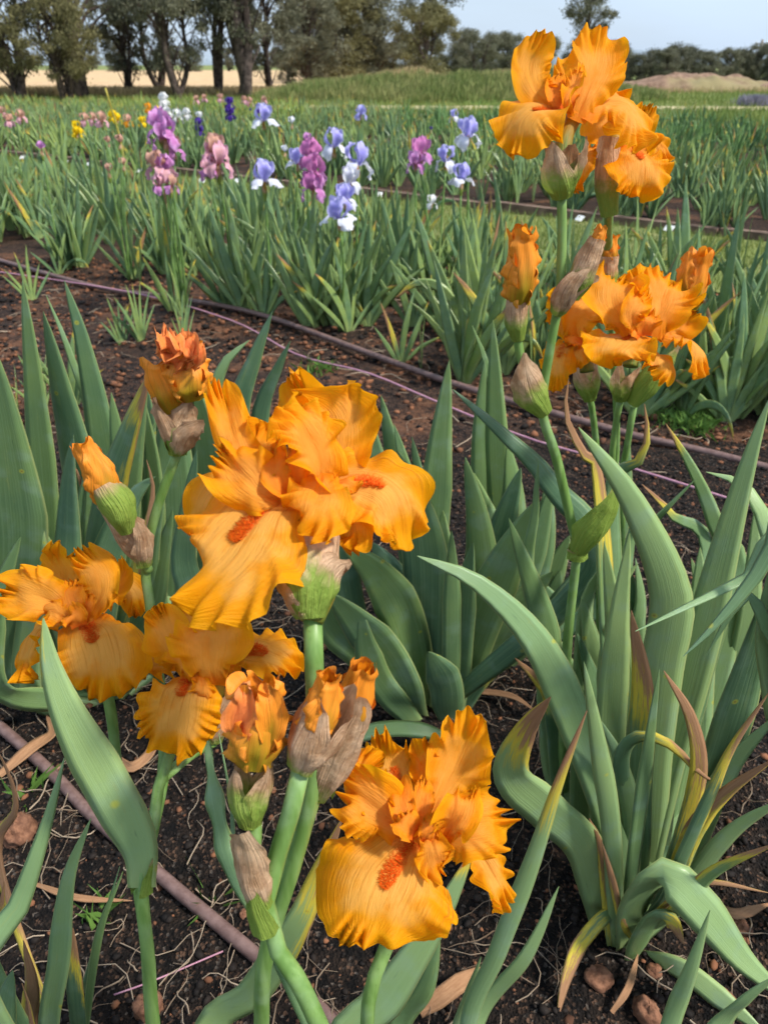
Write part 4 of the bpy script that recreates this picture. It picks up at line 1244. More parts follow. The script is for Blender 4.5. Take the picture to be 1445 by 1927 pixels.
bg_iris([(280, 206, 10.0, 'std_orange', 'fall_orange', .9, 'fall')], 'small orange iris far away below the gum trees', seed=24)
bg_iris([(241, 230, 8.2, 'peach', 'std_orange', .9, 'fall')], 'small rusty peach iris beside the yellow ones', seed=25)
bg_iris([(309, 190, 10.0, 'white', 'white', 1.2, 'fall'), (310, 203, 10.0, 'white', 'white', 1.1, 'fall'), (315, 213, 10.0, 'white', 'white', 1.0, 'fall')], 'white iris with three stacked blooms standing highest in the far bed', seed=26)
bg_iris([(334, 222, 8.8, 'white', 'white', 1.1, 'fall'), (352, 217, 8.8, 'white', 'white', .9, 'fall')], 'white iris with two low blooms in the far bed', seed=27)
bg_iris([(375, 222, 9.0, 'white', 'purple', .8, 'fall'), (374, 236, 9.0, 'purple', 'purple', .85, 'fall'), (377, 250, 9.0, 'purple', 'purple', .8, 'fall')], 'dark purple iris with a white top bloom', seed=28)
bg_iris([(432, 198, 10.0, 'purple', 'purple', 1.1, 'fall'), (433, 218, 10.0, 'purple', 'purple', 1.15, 'fall')], 'deep purple iris with two blooms on a tall stem', seed=29)
bg_iris([(488, 207, 10.0, 'purple', 'purple', .9, 'fall'), (472, 208, 10.0, 'purple', 'purple', .6, 'bud')], 'small dark violet iris behind the flat lilac one', seed=30)
bg_iris([(811, 244, 6.0, 'purple', 'purple', .45, 'bud')], 'nearly black iris bud left of the large white falls', seed=31)
for i, (u, v) in enumerate([(6, 214), (18, 230), (40, 222), (160, 228), (175, 226), (192, 229), (370, 190), (385, 187), (415, 187), (460, 190), (470, 194), (497, 190)]):
    bg_iris([(u, v, -random.uniform(.42, .52) / ray(u, v)[2], 'peach', 'pink', random.uniform(.7, 1.0), 'fall')], 'tiny pale peach iris bloom at the back of the far bed', group='tiny peach irises', leaves=False, seed=60 + i)

# green weeds on the soil
def weed(u, v, rad, n, label):
    p = gnd(u, v)
    t = p + np.stack([RNG.normal(0, rad * .5, n), RNG.normal(0, rad * .5, n), np.zeros(n) - .012], 1)
    o = blades(t, RNG.uniform(.01, .05, n), RNG.uniform(.002, .006, n), 'weed', 'weed', label, lean=1.6)
weed(1300, 790, .10, 420, 'bright green low weed on soil under the right iris clumps')
weed(600, 690, .07, 90, 'sparse grassy weed beside the far irrigation pipe')
weed(190, 1720, .02, 26, 'tiny green seedling on black soil near the pipe')
weed(60, 1500, .025, 30, 'little tuft of grass beside the near irrigation pipe')
weed(395, 1690, .015, 10, 'few green grass shoots on black soil near the pipe')
# ------------------------------------------------------------------ foreground iris leaves
FRONT = (0, 0, 1)
# left clump
L_ = thing('iris_plant', 'tall bluish-green iris clump without flowers behind the left blooms', 'iris', gnd(190, 1320))
for a in [
    ([(25, 1250), (22, 1000), (-18, 640)], 1.08, 1.0, 88),
    ([(100, 1150), (88, 950), (68, 740), (43, 526)], 1.12, 1.12, 40),
    ([(175, 1150), (150, 900), (112, 720), (82, 586)], 1.15, 1.12, 56),
    ([(220, 1150), (195, 850), (158, 650), (122, 528)], 1.2, 1.2, 40),
    ([(205, 1150), (180, 830), (130, 660), (88, 556)], 1.18, 1.25, 16),
    ([(125, 1160), (128, 1010), (130, 900), (139, 817)], 1.02, 1.0, 44),
    ([(190, 1150), (218, 1010), (258, 930), (294, 896)], 1.02, 1.0, 56),
    ([(345, 1150), (345, 1050), (355, 950), (371, 845)], 0.98, .95, 38),
    ([(320, 1200), (325, 1000), (325, 830), (350, 720)], 1.25, 1.25, 64),
    ([(395, 1200), (400, 1000), (388, 830), (360, 700)], 1.28, 1.28, 60),
    ([(430, 1100), (445, 800), (478, 680), (513, 586)], 1.3, 1.3, 44),
    ([(460, 1000), (490, 780), (520, 700), (547, 641)], 1.32, 1.3, 36),
    ([(400, 1000), (395, 800), (420, 690), (470, 640)], 1.34, 1.34, 34),
    ([(60, 1300), (72, 1100), (55, 940), (35, 840)], 1.05, 1.05, 52),
    ([(240, 1250), (262, 1080), (270, 960), (262, 860)], 1.15, 1.15, 46),
    ([(150, 1250), (100, 1100), (60, 1000), (20, 930)], 1.1, 1.05, 50),
    ([(10, 1300), (-10, 1160), (10, 1090), (40, 1010)], 1.0, 1.0, 40),
    ([(300, 1200), (275, 950), (262, 850), (268, 752)], 1.22, 1.22, 34),
    ([(185, 1160), (175, 990), (172, 900), (164, 850)], 1.1, 1.1, 30),
]:
    leaf(L_, a[0], a[1], a[2], a[3] * 1.42, mat=random.choice(['leaf', 'leaf', 'leaf_pale']))
for k in range(16):
    u0 = random.uniform(20, 420); tip = u0 + random.uniform(-90, 70); vt = random.uniform(700, 960); y = random.uniform(1.1, 1.35)
    leaf(L_, [(u0 * .7 + 60, 1250), ((u0 * 1.2 + tip * .8) / 2, (1150 + vt) / 2), (tip, vt)], y, y, random.uniform(38, 62))
leaf(L_, [(170, 1150), (205, 940), (240, 820), (284, 697)], 1.06, 1.0, 76, dry=.14, edge=.5, label='wide leaf with a bright yellow tip and margin')
leaf(L_, [(262, 1050), (288, 930), (276, 865)], 1.0, 1.0, 22, dry=.5)
leaf(L_, [(200, 1200), (175, 1000), (150, 900), (135, 870)], 1.12, 1.1, 20, dry=.9)
leaf(L_, [(115, 1200), (108, 980), (92, 905)], 1.14, 1.14, 24, dry=.45)

# dark clump in the middle
D_ = thing('iris_plant', 'dark blue-green broad-leaved iris clump on black soil between the blooms', 'iris', gnd(815, 1345))
for a in [
    ([(787, 1346), (735, 1245), (672, 1170), (615, 1112)], 1.05, .98, 62),
    ([(790, 1340), (762, 1180), (712, 1085), (640, 1020)], 1.07, 1.0, 66),
    ([(790, 1325), (772, 1170), (742, 1090), (700, 1020)], 1.10, 1.06, 60),
    ([(797, 1340), (802, 1160), (795, 1000), (750, 850)], 1.08, 1.05, 66),
    ([(805, 1320), (833, 1120), (833, 960)], 1.14, 1.14, 40),
    ([(850, 1332), (850, 1180), (850, 1060), (849, 998)], 1.05, 1.0, 30),
    ([(810, 1320), (812, 1060), (823, 880), (845, 678)], 1.16, 1.16, 46),
    ([(850, 1332), (892, 1200), (955, 1050), (1005, 945)], 1.08, 1.06, 62),
    ([(846, 1342), (838, 1288), (806, 1226)], 1.04, .98, 48),
    ([(860, 1332), (915, 1240), (980, 1135), (1040, 1075)], 1.1, 1.08, 58),
    ([(790, 1330), (768, 1000), (715, 880), (687, 754)], 1.18, 1.18, 38),
    ([(795, 1330), (780, 1000), (742, 860), (717, 744)], 1.2, 1.2, 40),
    ([(805, 1330), (790, 1000), (762, 880), (741, 798)], 1.16, 1.16, 34),
    ([(815, 1330), (805, 1000), (788, 900), (775, 822)], 1.18, 1.18, 32),
    ([(870, 1330), (905, 1130), (902, 1000), (875, 860)], 1.1, 1.1, 44),
    ([(880, 1330), (940, 1050), (935, 850), (927, 601)], 1.3, 1.3, 34),
    ([(880, 1300), (930, 820), (915, 690), (888, 612)], 1.34, 1.32, 20),
    ([(870, 1300), (905, 950), (905, 800), (912, 676)], 1.3, 1.3, 34),
    ([(860, 1340), (870, 1180), (880, 1080), (890, 1020)], 1.06, 1.02, 36),
    ([(780, 1340), (690, 1235), (630, 1180), (590, 1100)], 1.07, 1.04, 54),
    ([(895, 1300), (950, 1100), (965, 950), (955, 830)], 1.25, 1.25, 46),
    ([(790, 1346), (720, 1290), (690, 1220), (680, 1150)], 1.03, 1.0, 40),
    ([(880, 1320), (925, 1120), (948, 990), (980, 880)], 1.2, 1.2, 48),
    ([(700, 1330), (660, 1150), (640, 1000), (652, 860)], 1.2, 1.2, 46),
    ([(900, 1330), (975, 1180), (1020, 1010), (1030, 900)], 1.22, 1.22, 44),
]:
    leaf(D_, a[0], a[1], a[2], a[3] * 1.26)
leaf(D_, [(865, 1330), (905, 1285), (946, 1258)], 1.06, 1.05, 24, dry=.4)
leaf(D_, [(1110, 1080), (1035, 910), (950, 820), (852, 733)], .98, 1.05, 48, root=True)
leaf(D_, [(640, 1395), (720, 1373), (800, 1376), (866, 1400)], .95, .95, 30, root=False, n0=(0, .6, .8))

# right clump
BR = gnd(1185, 1765)
R_ = thing('iris_plant', 'large iris clump with yellow and brown tipped leaves on black soil', 'iris', BR)
for a in [
    ([(1175, 1742), (1150, 1560), (1085, 1370), (1010, 1210), (900, 1098), (785, 1046)], .64, .70, 70),
    ([(1200, 1740), (1225, 1450), (1245, 1260), (1262, 1120), (1190, 945), (1088, 804)], .70, .70, 78),
    ([(1168, 1735), (1148, 1450), (1160, 1200), (1184, 1003)], .70, .74, 56),
    ([(1178, 1750), (1192, 1600), (1216, 1420), (1240, 1256)], .63, .60, 34),
    ([(1170, 1748), (1150, 1560), (1125, 1400), (1098, 1245)], .62, .58, 40),
    ([(1200, 1730), (1245, 1480), (1300, 1280), (1360, 1040), (1410, 860), (1449, 745)], .70, .72, 66),
    ([(1240, 1720), (1330, 1490), (1400, 1275), (1462, 1060)], .66, .64, 80),
    ([(1215, 1740), (1262, 1500), (1312, 1300), (1378, 1130)], .74, .76, 62),
    ([(1205, 1740), (1240, 1500), (1255, 1350), (1262, 1230)], .72, .72, 58),
    ([(1260, 1700), (1350, 1480), (1465, 1340)], .66, .62, 44),
    ([(1270, 1700), (1370, 1572), (1480, 1500)], .63, .6, 48),
    ([(1180, 1762), (1195, 1690), (1248, 1648), (1320, 1712), (1400, 1810), (1490, 1885)], .62, .50, 72),
    ([(1210, 1768), (1280, 1822), (1360, 1882), (1440, 1945)], .61, .5, 40),
    ([(1178, 1740), (1188, 1560), (1168, 1440), (1130, 1356)], .66, .64, 36),
    ([(1160, 1735), (1100, 1560), (1092, 1400), (1085, 1240)], .78, .8, 44),
    ([(1120, 1700), (1055, 1480), (1030, 1370), (1010, 1290)], .85, .85, 40),
    ([(1190, 1740), (1180, 1450), (1150, 1290), (1165, 1120), (1200, 1060)], .78, .8, 50),
    ([(1230, 1740), (1330, 1420), (1400, 1200), (1424, 935)], .80, .82, 48),
    ([(1190, 1740), (1120, 1400), (1100, 1150), (1160, 1034)], .84, .86, 46),
    ([(1150, 1700), (1055, 1350), (1022, 1170), (957, 975)], .88, .9, 52),
    ([(1150, 1700), (1010, 1150), (1008, 950), (1013, 866)], .92, .95, 30),
    ([(1230, 1700), (1290, 1420), (1330, 1200), (1300, 1050)], .82, .84, 54),
    ([(1200, 1700), (1200, 1250), (1205, 1130), (1195, 1050)], .85, .88, 42),
]:
    leaf(R_, *a, mat='leaf_pale' if random.random() < .7 else 'leaf')
for k in range(18):
    u0 = random.uniform(1200, 1290); tip = u0 + random.uniform(-120, 220); vt = random.uniform(1010, 1330); y = random.uniform(.76, .95)
    leaf(R_, [(u0, 1650), (u0 * .55 + tip * .45 + 10, 1420), (tip, vt)], y - .05, y, random.uniform(40, 64), mat=random.choice(['leaf', 'leaf_pale', 'leaf_pale']), dry=random.choice([0, 0, 0, .12, .2]))
for k in range(12):
    u0 = random.uniform(900, 1150); tip = u0 + random.uniform(-60, 80); vt = random.uniform(800, 1100); y = random.uniform(1.15, 1.4)
    leaf(D_, [(u0 * .5 + 420, 1250), (u0, (1250 + vt) / 2), (tip, vt)], y, y, random.uniform(34, 50))
leaf(R_, [(1195, 1720), (1200, 1480), (1208, 1300), (1187, 1148)], .68, .66, 52, dry=.36, label='leaf with a torn brown dried tip')
leaf(R_, [(1240, 1700), (1282, 1570), (1312, 1450), (1298, 1350), (1248, 1262)], .62, .58, 36, dry=.58, label='brown curled dead leaf tip')
leaf(R_, [(1245, 1700), (1285, 1610), (1335, 1500), (1375, 1410), (1448, 1300)], .6, .54, 38, dry=.3, edge=.6)
leaf(R_, [(1250, 1690), (1305, 1560), (1365, 1490), (1460, 1425)], .61, .55, 42, dry=.6)
leaf(R_, [(1260, 1720), (1340, 1640), (1465, 1585)], .58, .54, 28, dry=.2, edge=-.8)
leaf(R_, [(1195, 1772), (1225, 1733), (1262, 1732), (1287, 1778)], .60, .55, 44, dry=.22)
leaf(R_, [(1150, 1720), (1095, 1770), (1065, 1840), (1042, 1945)], .62, .52, 32, dry=.55, edge=.7)
leaf(R_, [(1145, 1715), (1105, 1605), (1030, 1525), (962, 1455), (990, 1370), (1036, 1311)], .64, .56, 80, dry=.22, mat='leaf_pale', taper=.34, label='broad bluish leaf bent sideways with a brown tip')
leaf(R_, [(1190, 1600), (1168, 1440), (1200, 1386), (1262, 1402), (1312, 1452), (1358, 1480)], .66, .58, 32, dry=.2, edge=.3)
leaf(R_, [(1060, 1480), (1035, 1330), (1008, 1278), (968, 1238)], .84, .82, 30, dry=.35)
leaf(R_, [(1160, 1730), (1130, 1600), (1108, 1540)], .62, .62, 18, dry=1.0)
leaf(R_, [(1170, 1735), (1150, 1650), (1130, 1580)], .60, .6, 14, dry=1.0)
leaf(R_, [(1265, 1690), (1330, 1660), (1445, 1680)], .58, .56, 16, dry=1.0)
leaf(R_, [(1130, 960), (1092, 850), (1064, 780), (1070, 711)], .86, .86, 36, dry=.36, edge=.5)
leaf(R_, [(1150, 960), (1192, 885), (1217, 830), (1212, 760)], .88, .88, 40, dry=.12)
for a in [([(1380, 1130), (1346, 990), (1306, 890), (1252, 797)], 1.0, 1.0, 42, .06), ([(1330, 1080), (1262, 968), (1207, 911)], .98, .98, 36, .1),
          ([(1180, 1060), (1245, 968), (1310, 900)], .9, .9, 30, 0)]:
    leaf(R_, *a[:4], dry=a[4])
# plant standing out of frame on the right, leaning in
O_ = thing('iris_plant', 'iris whose pale leaves lean in from beyond the right clump', 'iris', np.array([.60, .62, 0]))
leaf(O_, [(1490, 1060), (1400, 1092), (1300, 1138), (1195, 1188)], .62, .56, 42, n0=(.1, .7, .7), mat='leaf_pale')
leaf(O_, [(1500, 1000), (1440, 1060), (1360, 1160), (1285, 1235)], .60, .55, 60, n0=(.2, .4, .8))
leaf(O_, [(1500, 1200), (1445, 1000), (1400, 915), (1328, 888)], .70, .78, 66, mat='leaf_pale', n0=(-.2, .2, 1))
leaf(O_, [(1480, 1300), (1440, 1180), (1400, 1120), (1330, 1230)], .62, .6, 50)
leaf(O_, [(1500, 1500), (1460, 1300), (1440, 1180), (1470, 1000)], .64, .62, 60, mat='leaf_pale')

# leaf tips rising from below the frame
T_ = thing('iris_plant', 'slender iris leaves rising beside the lowest bloom, one with a dried tip', 'iris', np.array([.10, .36, 0]))
leaf(T_, [(880, 1940), (935, 1795), (1000, 1625), (1052, 1470), (1104, 1337)], .42, .46, 36, dry=.2, edge=.3, mat='leaf_pale')
leaf(T_, [(890, 1945), (990, 1795), (1051, 1668)], .46, .48, 38, mat='leaf_pale')
leaf(T_, [(845, 1940), (880, 1870), (905, 1800)], .5, .5, 14, mat='leaf_pale')
T2 = thing('iris_plant', 'pale pointed leaf tips crossing the arching leaf of the right clump', 'iris', np.array([.25, .34, 0]))
leaf(T2, [(1255, 1950), (1300, 1822), (1335, 1713)], .42, .44, 34, mat='leaf_pale')
leaf(T2, [(1330, 1960), (1400, 1880), (1470, 1830)], .42, .42, 46, mat='leaf_pale')

# ------------------------------------------------------------------ foreground flowering irises
def stalkpts(plant, px, Ys, ext=False):
    P = [atY(u, v, y) for (u, v), y in zip(px, Ys)]
    if ext:
        d = P[0] - P[1]
        k = (P[0][2] + .02) / max(-d[2], 1e-3)
        b = P[0] + d * k * np.array([.8, .8, 1])
        plant.location = BASE[plant] = np.array([b[0], b[1], 0])
        return [b] + P
    return [BASE[plant] + np.array([0, 0, -.02])] + [atY(u, v, y) for (u, v), y in zip(px, Ys)]
UP = (0, .3, 1)

# --- A: largest bloom
dA = .475
A = thing('flowering_iris', 'orange iris with the largest bloom above a big papery brown sheath', 'iris', np.array([-.09, .30, 0]))
stem(A, stalkpts(A, [(492, 1950), (500, 1800), (560, 1600), (592, 1440), (592, 1280), (588, 1150)], [.31, .31, .325, .335, .345, .36], True), [.0075, .0075, .0072, .007, .0068, .0066, .0066])
stem(A, [atY(585, 1170, .356), atY(600, 1105, .372), atY(607, 1010, .395)], [.0085, .0145, .011], n=14, name='ovary', mat='tube_green')
wrapped(A, 'spathe', [atY(585, 1162, .356), atY(582, 1105, .366), atY(588, 1040, .384), atY(594, 998, .402)], [.0080, .0150, .0170, .0155, .0130], 0, [3.14, 3.14, 3.1, 3.1], 'spathe', .0002, 31, 31)
wrapped(A, 'spathe', [atY(585, 1162, .356), atY(584, 1105, .366), atY(598, 1055, .382), atY(618, 1030, .39)], [.0083, .0156, .0175, .017], 1.2, [1.7, 1.5, 1.0, .3], 'spathe', .001)
wrapped(A, 'spathe', [atY(583, 1162, .356), atY(576, 1105, .366), atY(560, 1060, .380)], [.0083, .0155, .017], -1.5, [1.5, 1.0, .3], 'spathe_dry', .001)
flower(A, dA, [(605, 1010, 1), (600, 960, 1), (585, 920, 1)], [.008, .007, .009], [
    ('F', [(560, 925, 0), (485, 962, -2.2), (412, 1048, -4), (345, 1122, -3.5)], 146, (.1, .8, .6), (-.35, .45, .85), (-.35, -.25), 5.8, {'beard': (.14, .46, .0060, 680), 'claw': .34, 'full': .55}),
    ('F', [(590, 925, 1), (665, 905, 1.5), (735, 935, 1.0), (768, 1035, 1)], 88, (0, .8, .6), (.45, .25, .85), (-.3, -.2), 5.0, {'beard': (.14, .42, .005), 'claw': .45, 'full': .4}),
    ('F', [(600, 930, 2), (640, 960, 1.5), (668, 1000, .5), (655, 1040, 0)], 40, (-.3, .2, 1), (-.5, -.1, .8), (.5, .3), 4.5, {}),
    ('F', [(560, 930, 1.5), (465, 905, 1.5), (400, 935, 1.5), (378, 1030, 1)], 66, (0, .7, .6), (-.5, .3, .8), (-.3, -.3), 5.4, {}),
    ('S', [(600, 925, 2), (625, 860, 3), (620, 790, 3.5), (585, 735, 2.5)], 96, (.15, -.1, 1), (.1, .4, .9), (.55, .4), 6.0, {}),
    ('S', [(575, 890, 4), (580, 810, 5.5), (570, 745, 6), (555, 702, 5)], 62, (0, 0, 1), (0, .2, 1), (.4, .3), 5.5, {}),
    ('S', [(605, 935, 0), (600, 860, -1.5), (570, 800, -2.2), (520, 770, -2)], 62, (.6, .1, .75), (.1, .7, .6), (.5, .3), 5.0, {}),
    ('S', [(605, 890, -1), (598, 930, -3.2), (586, 968, -3.8), (572, 1002, -3.4)], 70, (0, .5, .85), (0, .5, .85), (-.3, -.3), 3.8, {'claw': .3}),
    ('S', [(530, 930, 0), (470, 885, -1), (440, 820, -.5), (408, 712, 1.5)], 42, (-.4, 0, .9), (.3, .2, .9), (.7, .5), 4.5, {'claw': .8, 'full': .25}),
    ('S', [(540, 945, -1), (495, 930, -2.2), (452, 890, -2.0), (415, 850, -.8)], 60, (-.2, .3, .9), (-.4, .4, .8), (.4, .3), 4.5, {}),
    ('S', [(545, 925, 1), (510, 880, 1), (490, 840, 1), (505, 798, 1)], 52, (0, .1, 1), (0, .5, .85), (.6, .5), 5.0, {}),
    ('C', [(555, 935, -1.5), (525, 910, -2.2), (515, 880, -2.0), (525, 845, -1)], 30, (0, .2, 1), (0, .4, .9), (.6, .4), 3.0),
    ('C', [(565, 935, -1.2), (558, 900, -1.5), (556, 870, -1), (550, 845, 0)], 24, (.2, .2, 1), (0, .4, .9), (.6, .4), 3.0),
    ('C', [(620, 915, -1), (650, 910, -1.6), (672, 925, -1.5)], 22, (.2, .5, .8), (.2, .6, .7), (.5, .4), 2.5),
])
# second, still furled bud on A
stem(A, [atY(560, 1600, .326), atY(590, 1500, .335), atY(605, 1470, .34)], [.0065, .006, .006], n=8, name='branch')
spathe(A, [atY(598, 1495, .338), atY(622, 1430, .342), atY(660, 1340, .35), atY(672, 1290, .352)], .0165, 'spathe_dry', ph=.4)
bud(A, [atY(640, 1400, .345), atY(662, 1330, .35), atY(672, 1290, .352), atY(684, 1250, .354)], .0125)
leaf(A, [(395, 1960), (480, 1862), (560, 1735), (600, 1640), (645, 1538)], .42, .46, 66, dry=.22, edge=.45, mat='leaf_pale')

# --- B: stalk with three buds
B = thing('flowering_iris', 'iris stalk bearing furled orange buds in papery sheaths, beside the largest bloom', 'iris', np.array([-.02, .24, 0]))
stem(B, stalkpts(B, [(610, 1950), (560, 1850), (500, 1735), (520, 1620), (556, 1500), (570, 1430)], [.25, .262, .28, .295, .305, .315], True), [.0078, .0078, .0076, .0076, .0068, .0066, .0064])
wrapped(B, 'node_sheath', [atY(500, 1748, .277), atY(492, 1690, .283), atY(478, 1640, .288), atY(470, 1610, .29)], [.0085, .0095, .007, .004], -.9, [2.4, 1.5, .9, .3], 'spathe_green', 0.0004)
spathe(B, [atY(566, 1445, .313), atY(586, 1400, .318), atY(618, 1340, .325), atY(640, 1290, .33)], .0165, 'spathe_dry', ph=2.2)
bud(B, [atY(590, 1390, .318), atY(603, 1340, .322), atY(612, 1300, .326), atY(618, 1268, .328)], .0105)
stem(B, [atY(500, 1735, .281), atY(478, 1640, .288), atY(480, 1560, .30), atY(476, 1530, .305)], [.006, .0055, .005, .005], n=12, name='branch')
wrapped(B, 'spathe', [atY(492, 1700, .283), atY(476, 1640, .288), atY(472, 1590, .292), atY(468, 1545, .296)], [.007, .0095, .010, .011], -.3, [2.6, 2.2, 1.6, .5], 'spathe_dry', .0012)
spathe(B, [atY(472, 1552, .30), atY(470, 1500, .307), atY(478, 1450, .314), atY(480, 1415, .318)], .0135, 'spathe', ph=1.6)
bud(B, [atY(478, 1440, .315), atY(482, 1385, .322), atY(482, 1340, .328), atY(476, 1285, .335)], .0155, .0035, top=.8, twist=.3)
bw = B
o, _ = petal(B, 'bud_petal', [atY(500, 1420, .312), atY(512, 1370, .315), atY(508, 1320, .32), atY(500, 1285, .325)], .0095, (.2, 0, 1), (.2, .1, 1), 'bud', wrap=(.8, .6), ruf=.0014, nu=21, nv=21)
o, _ = petal(B, 'bud_petal', [atY(455, 1425, .313), atY(452, 1380, .314), atY(460, 1330, .318), atY(455, 1290, .322)], .0095, (-.3, 0, 1), (-.2, .2, 1), 'wilt', wrap=(.6, .4), ruf=.0024, nu=21, nv=21)
leaf(B, [(470, 1700), (445, 1560), (425, 1450), (412, 1380)], .36, .42, 22)
leaf(B, [(480, 1720), (432, 1620), (405, 1500), (391, 1394)], .30, .38, 34, wave=.0025, root=False)

# --- C: lowest bloom
dC = .55
C = thing('flowering_iris', 'orange iris with a wide ruffled bloom held low above the soil', 'iris', np.array([-.01, .30, 0]))
stem(C, stalkpts(C, [(690, 1960), (720, 1800), (790, 1660), (800, 1600)], [.30, .32, .35, .37]), [.0065, .0065, .006, .006, .0065])
flower(C, dC, [(795, 1630, 2), (790, 1590, 1.5), (785, 1565, 1)], [.007, .0075, .008], [
    ('F', [(790, 1572, 0), (752, 1612, -2), (712, 1690, -4), (690, 1785, -4.5)], 128, (0, .75, .65), (-.15, .45, .9), (-.35, -.2), 5.2, {'beard': (.06, .46, .0060, 700), 'claw': .42, 'full': .5}),
    ('F', [(780, 1530, 2), (755, 1480, 4), (735, 1430, 5), (730, 1385, 4.5)], 52, (0, .6, .8), (0, .5, .9), (-.2, .3), 5.0, {'beard': (.25, .5, .004, 300)}),
    ('F', [(840, 1575, 1), (905, 1610, 1.5), (935, 1660, 1), (958, 1722, 1)], 40, (.4, .5, .7), (.5, .3, .8), (-.3, -.4), 5.0, {}),
    ('S', [(770, 1575, 0), (722, 1535, -1.5), (672, 1500, -1.5), (640, 1490, 0)], 62, (-.3, .3, .9), (-.3, .5, .8), (.3, .5), 5.0, {}),
    ('S', [(735, 1560, -.5), (700, 1500, -1), (688, 1450, 0), (720, 1415, .5)], 38, (-.2, .3, .9), (.2, .5, .8), (.5, .3), 4.5, {}),
    ('S', [(805, 1545, 1), (835, 1480, 2.5), (868, 1420, 3), (895, 1350, 2.5)], 68, (-.1, .2, 1), (.2, .4, .9), (.5, .4), 6.0, {}),
    ('S', [(800, 1530, 2), (805, 1470, 3.5), (800, 1420, 4), (795, 1385, 4)], 34, (-.2, .2, 1), (-.2, .4, .9), (.6, .4), 4.0, {}),
    ('S', [(805, 1590, -.5), (862, 1562, -2.5), (915, 1548, -2.5), (962, 1548, -1)], 66, (.2, .4, .9), (.4, .4, .8), (.45, .4), 5.0, {}),
    ('S', [(830, 1585, -2), (858, 1545, -3), (872, 1512, -3), (880, 1475, -2)], 34, (0, .4, .9), (0, .6, .8), (.5, .4), 4.5, {}),
    ('S', [(805, 1565, -2), (815, 1595, -3.2), (822, 1622, -3.2), (832, 1645, -2.5)], 36, (0, .5, .9), (.1, .5, .9), (-.3, -.3), 3.0, {}),
    ('C', [(785, 1575, -1.5), (765, 1540, -2.2), (755, 1510, -1.8), (752, 1470, -.5)], 26, (0, .3, 1), (0, .5, .8), (.6, .4), 2.5),
    ('C', [(790, 1575, -1.5), (790, 1540, -1.8), (795, 1505, -1), (800, 1470, .5)], 24, (0, .3, 1), (0, .5, .8), (.6, .4), 2.5),
    ('C', [(780, 1565, -2.5), (762, 1548, -3), (748, 1535, -2.6)], 26, (0, .6, .8), (0, .6, .8), (.4, .4), 2.0),
    ('C', [(800, 1585, -2.5), (805, 1560, -3), (808, 1535, -2.4)], 16, (0, .4, .9), (0, .6, .8), (.5, .4), 2.0),
])
leaf(C, [(640, 2000), (725, 1875), (825, 1725), (892, 1595)], .36, .42, 82, dry=.06, edge=.1, mat='leaf_pale')
leaf(C, [(740, 1970), (800, 1860), (828, 1740)], .44, .47, 46)
leaf(C, [(660, 1960), (690, 1870), (710, 1790)], .42, .44, 26)

# --- D: bloom beside the bract leaf
dD = .60
Dp = thing('flowering_iris', 'orange iris bloom on a pale stem with a long broad bract leaf', 'iris', np.array([-.16, .30, 0]))
stem(Dp, stalkpts(Dp, [(292, 1950), (280, 1800), (266, 1660), (290, 1550), (312, 1430), (385, 1330), (398, 1290)], [.325, .33, .345, .375, .41, .445, .46], True), [.0072, .007, .0068, .0066, .006, .0056, .005, .0055])
leaf(Dp, [(268, 1668), (262, 1590), (205, 1480), (135, 1352), (98, 1255), (82, 1163)], .343, .40, 84, edge=-.28, root=False, mat='leaf_pale', taper=.5, n0=(.2, .2, 1), label='broad bract leaf with a browned edge at its tip')
wrapped(Dp, 'node_sheath', [atY(268, 1680, .341), atY(266, 1655, .345), atY(262, 1615, .35)], [.0074, .0085, .010], 2.6, [2.6, 2.2, 1.2], 'spathe_green', 0)
spathe(Dp, [atY(404, 1395, .44), atY(412, 1350, .448), atY(420, 1310, .455), atY(424, 1275, .46)], .0125, 'spathe_dry')
stem(Dp, [atY(300, 1470, .40), atY(360, 1420, .43), atY(404, 1395, .44)], [.005, .005, .005], n=10, name='branch')

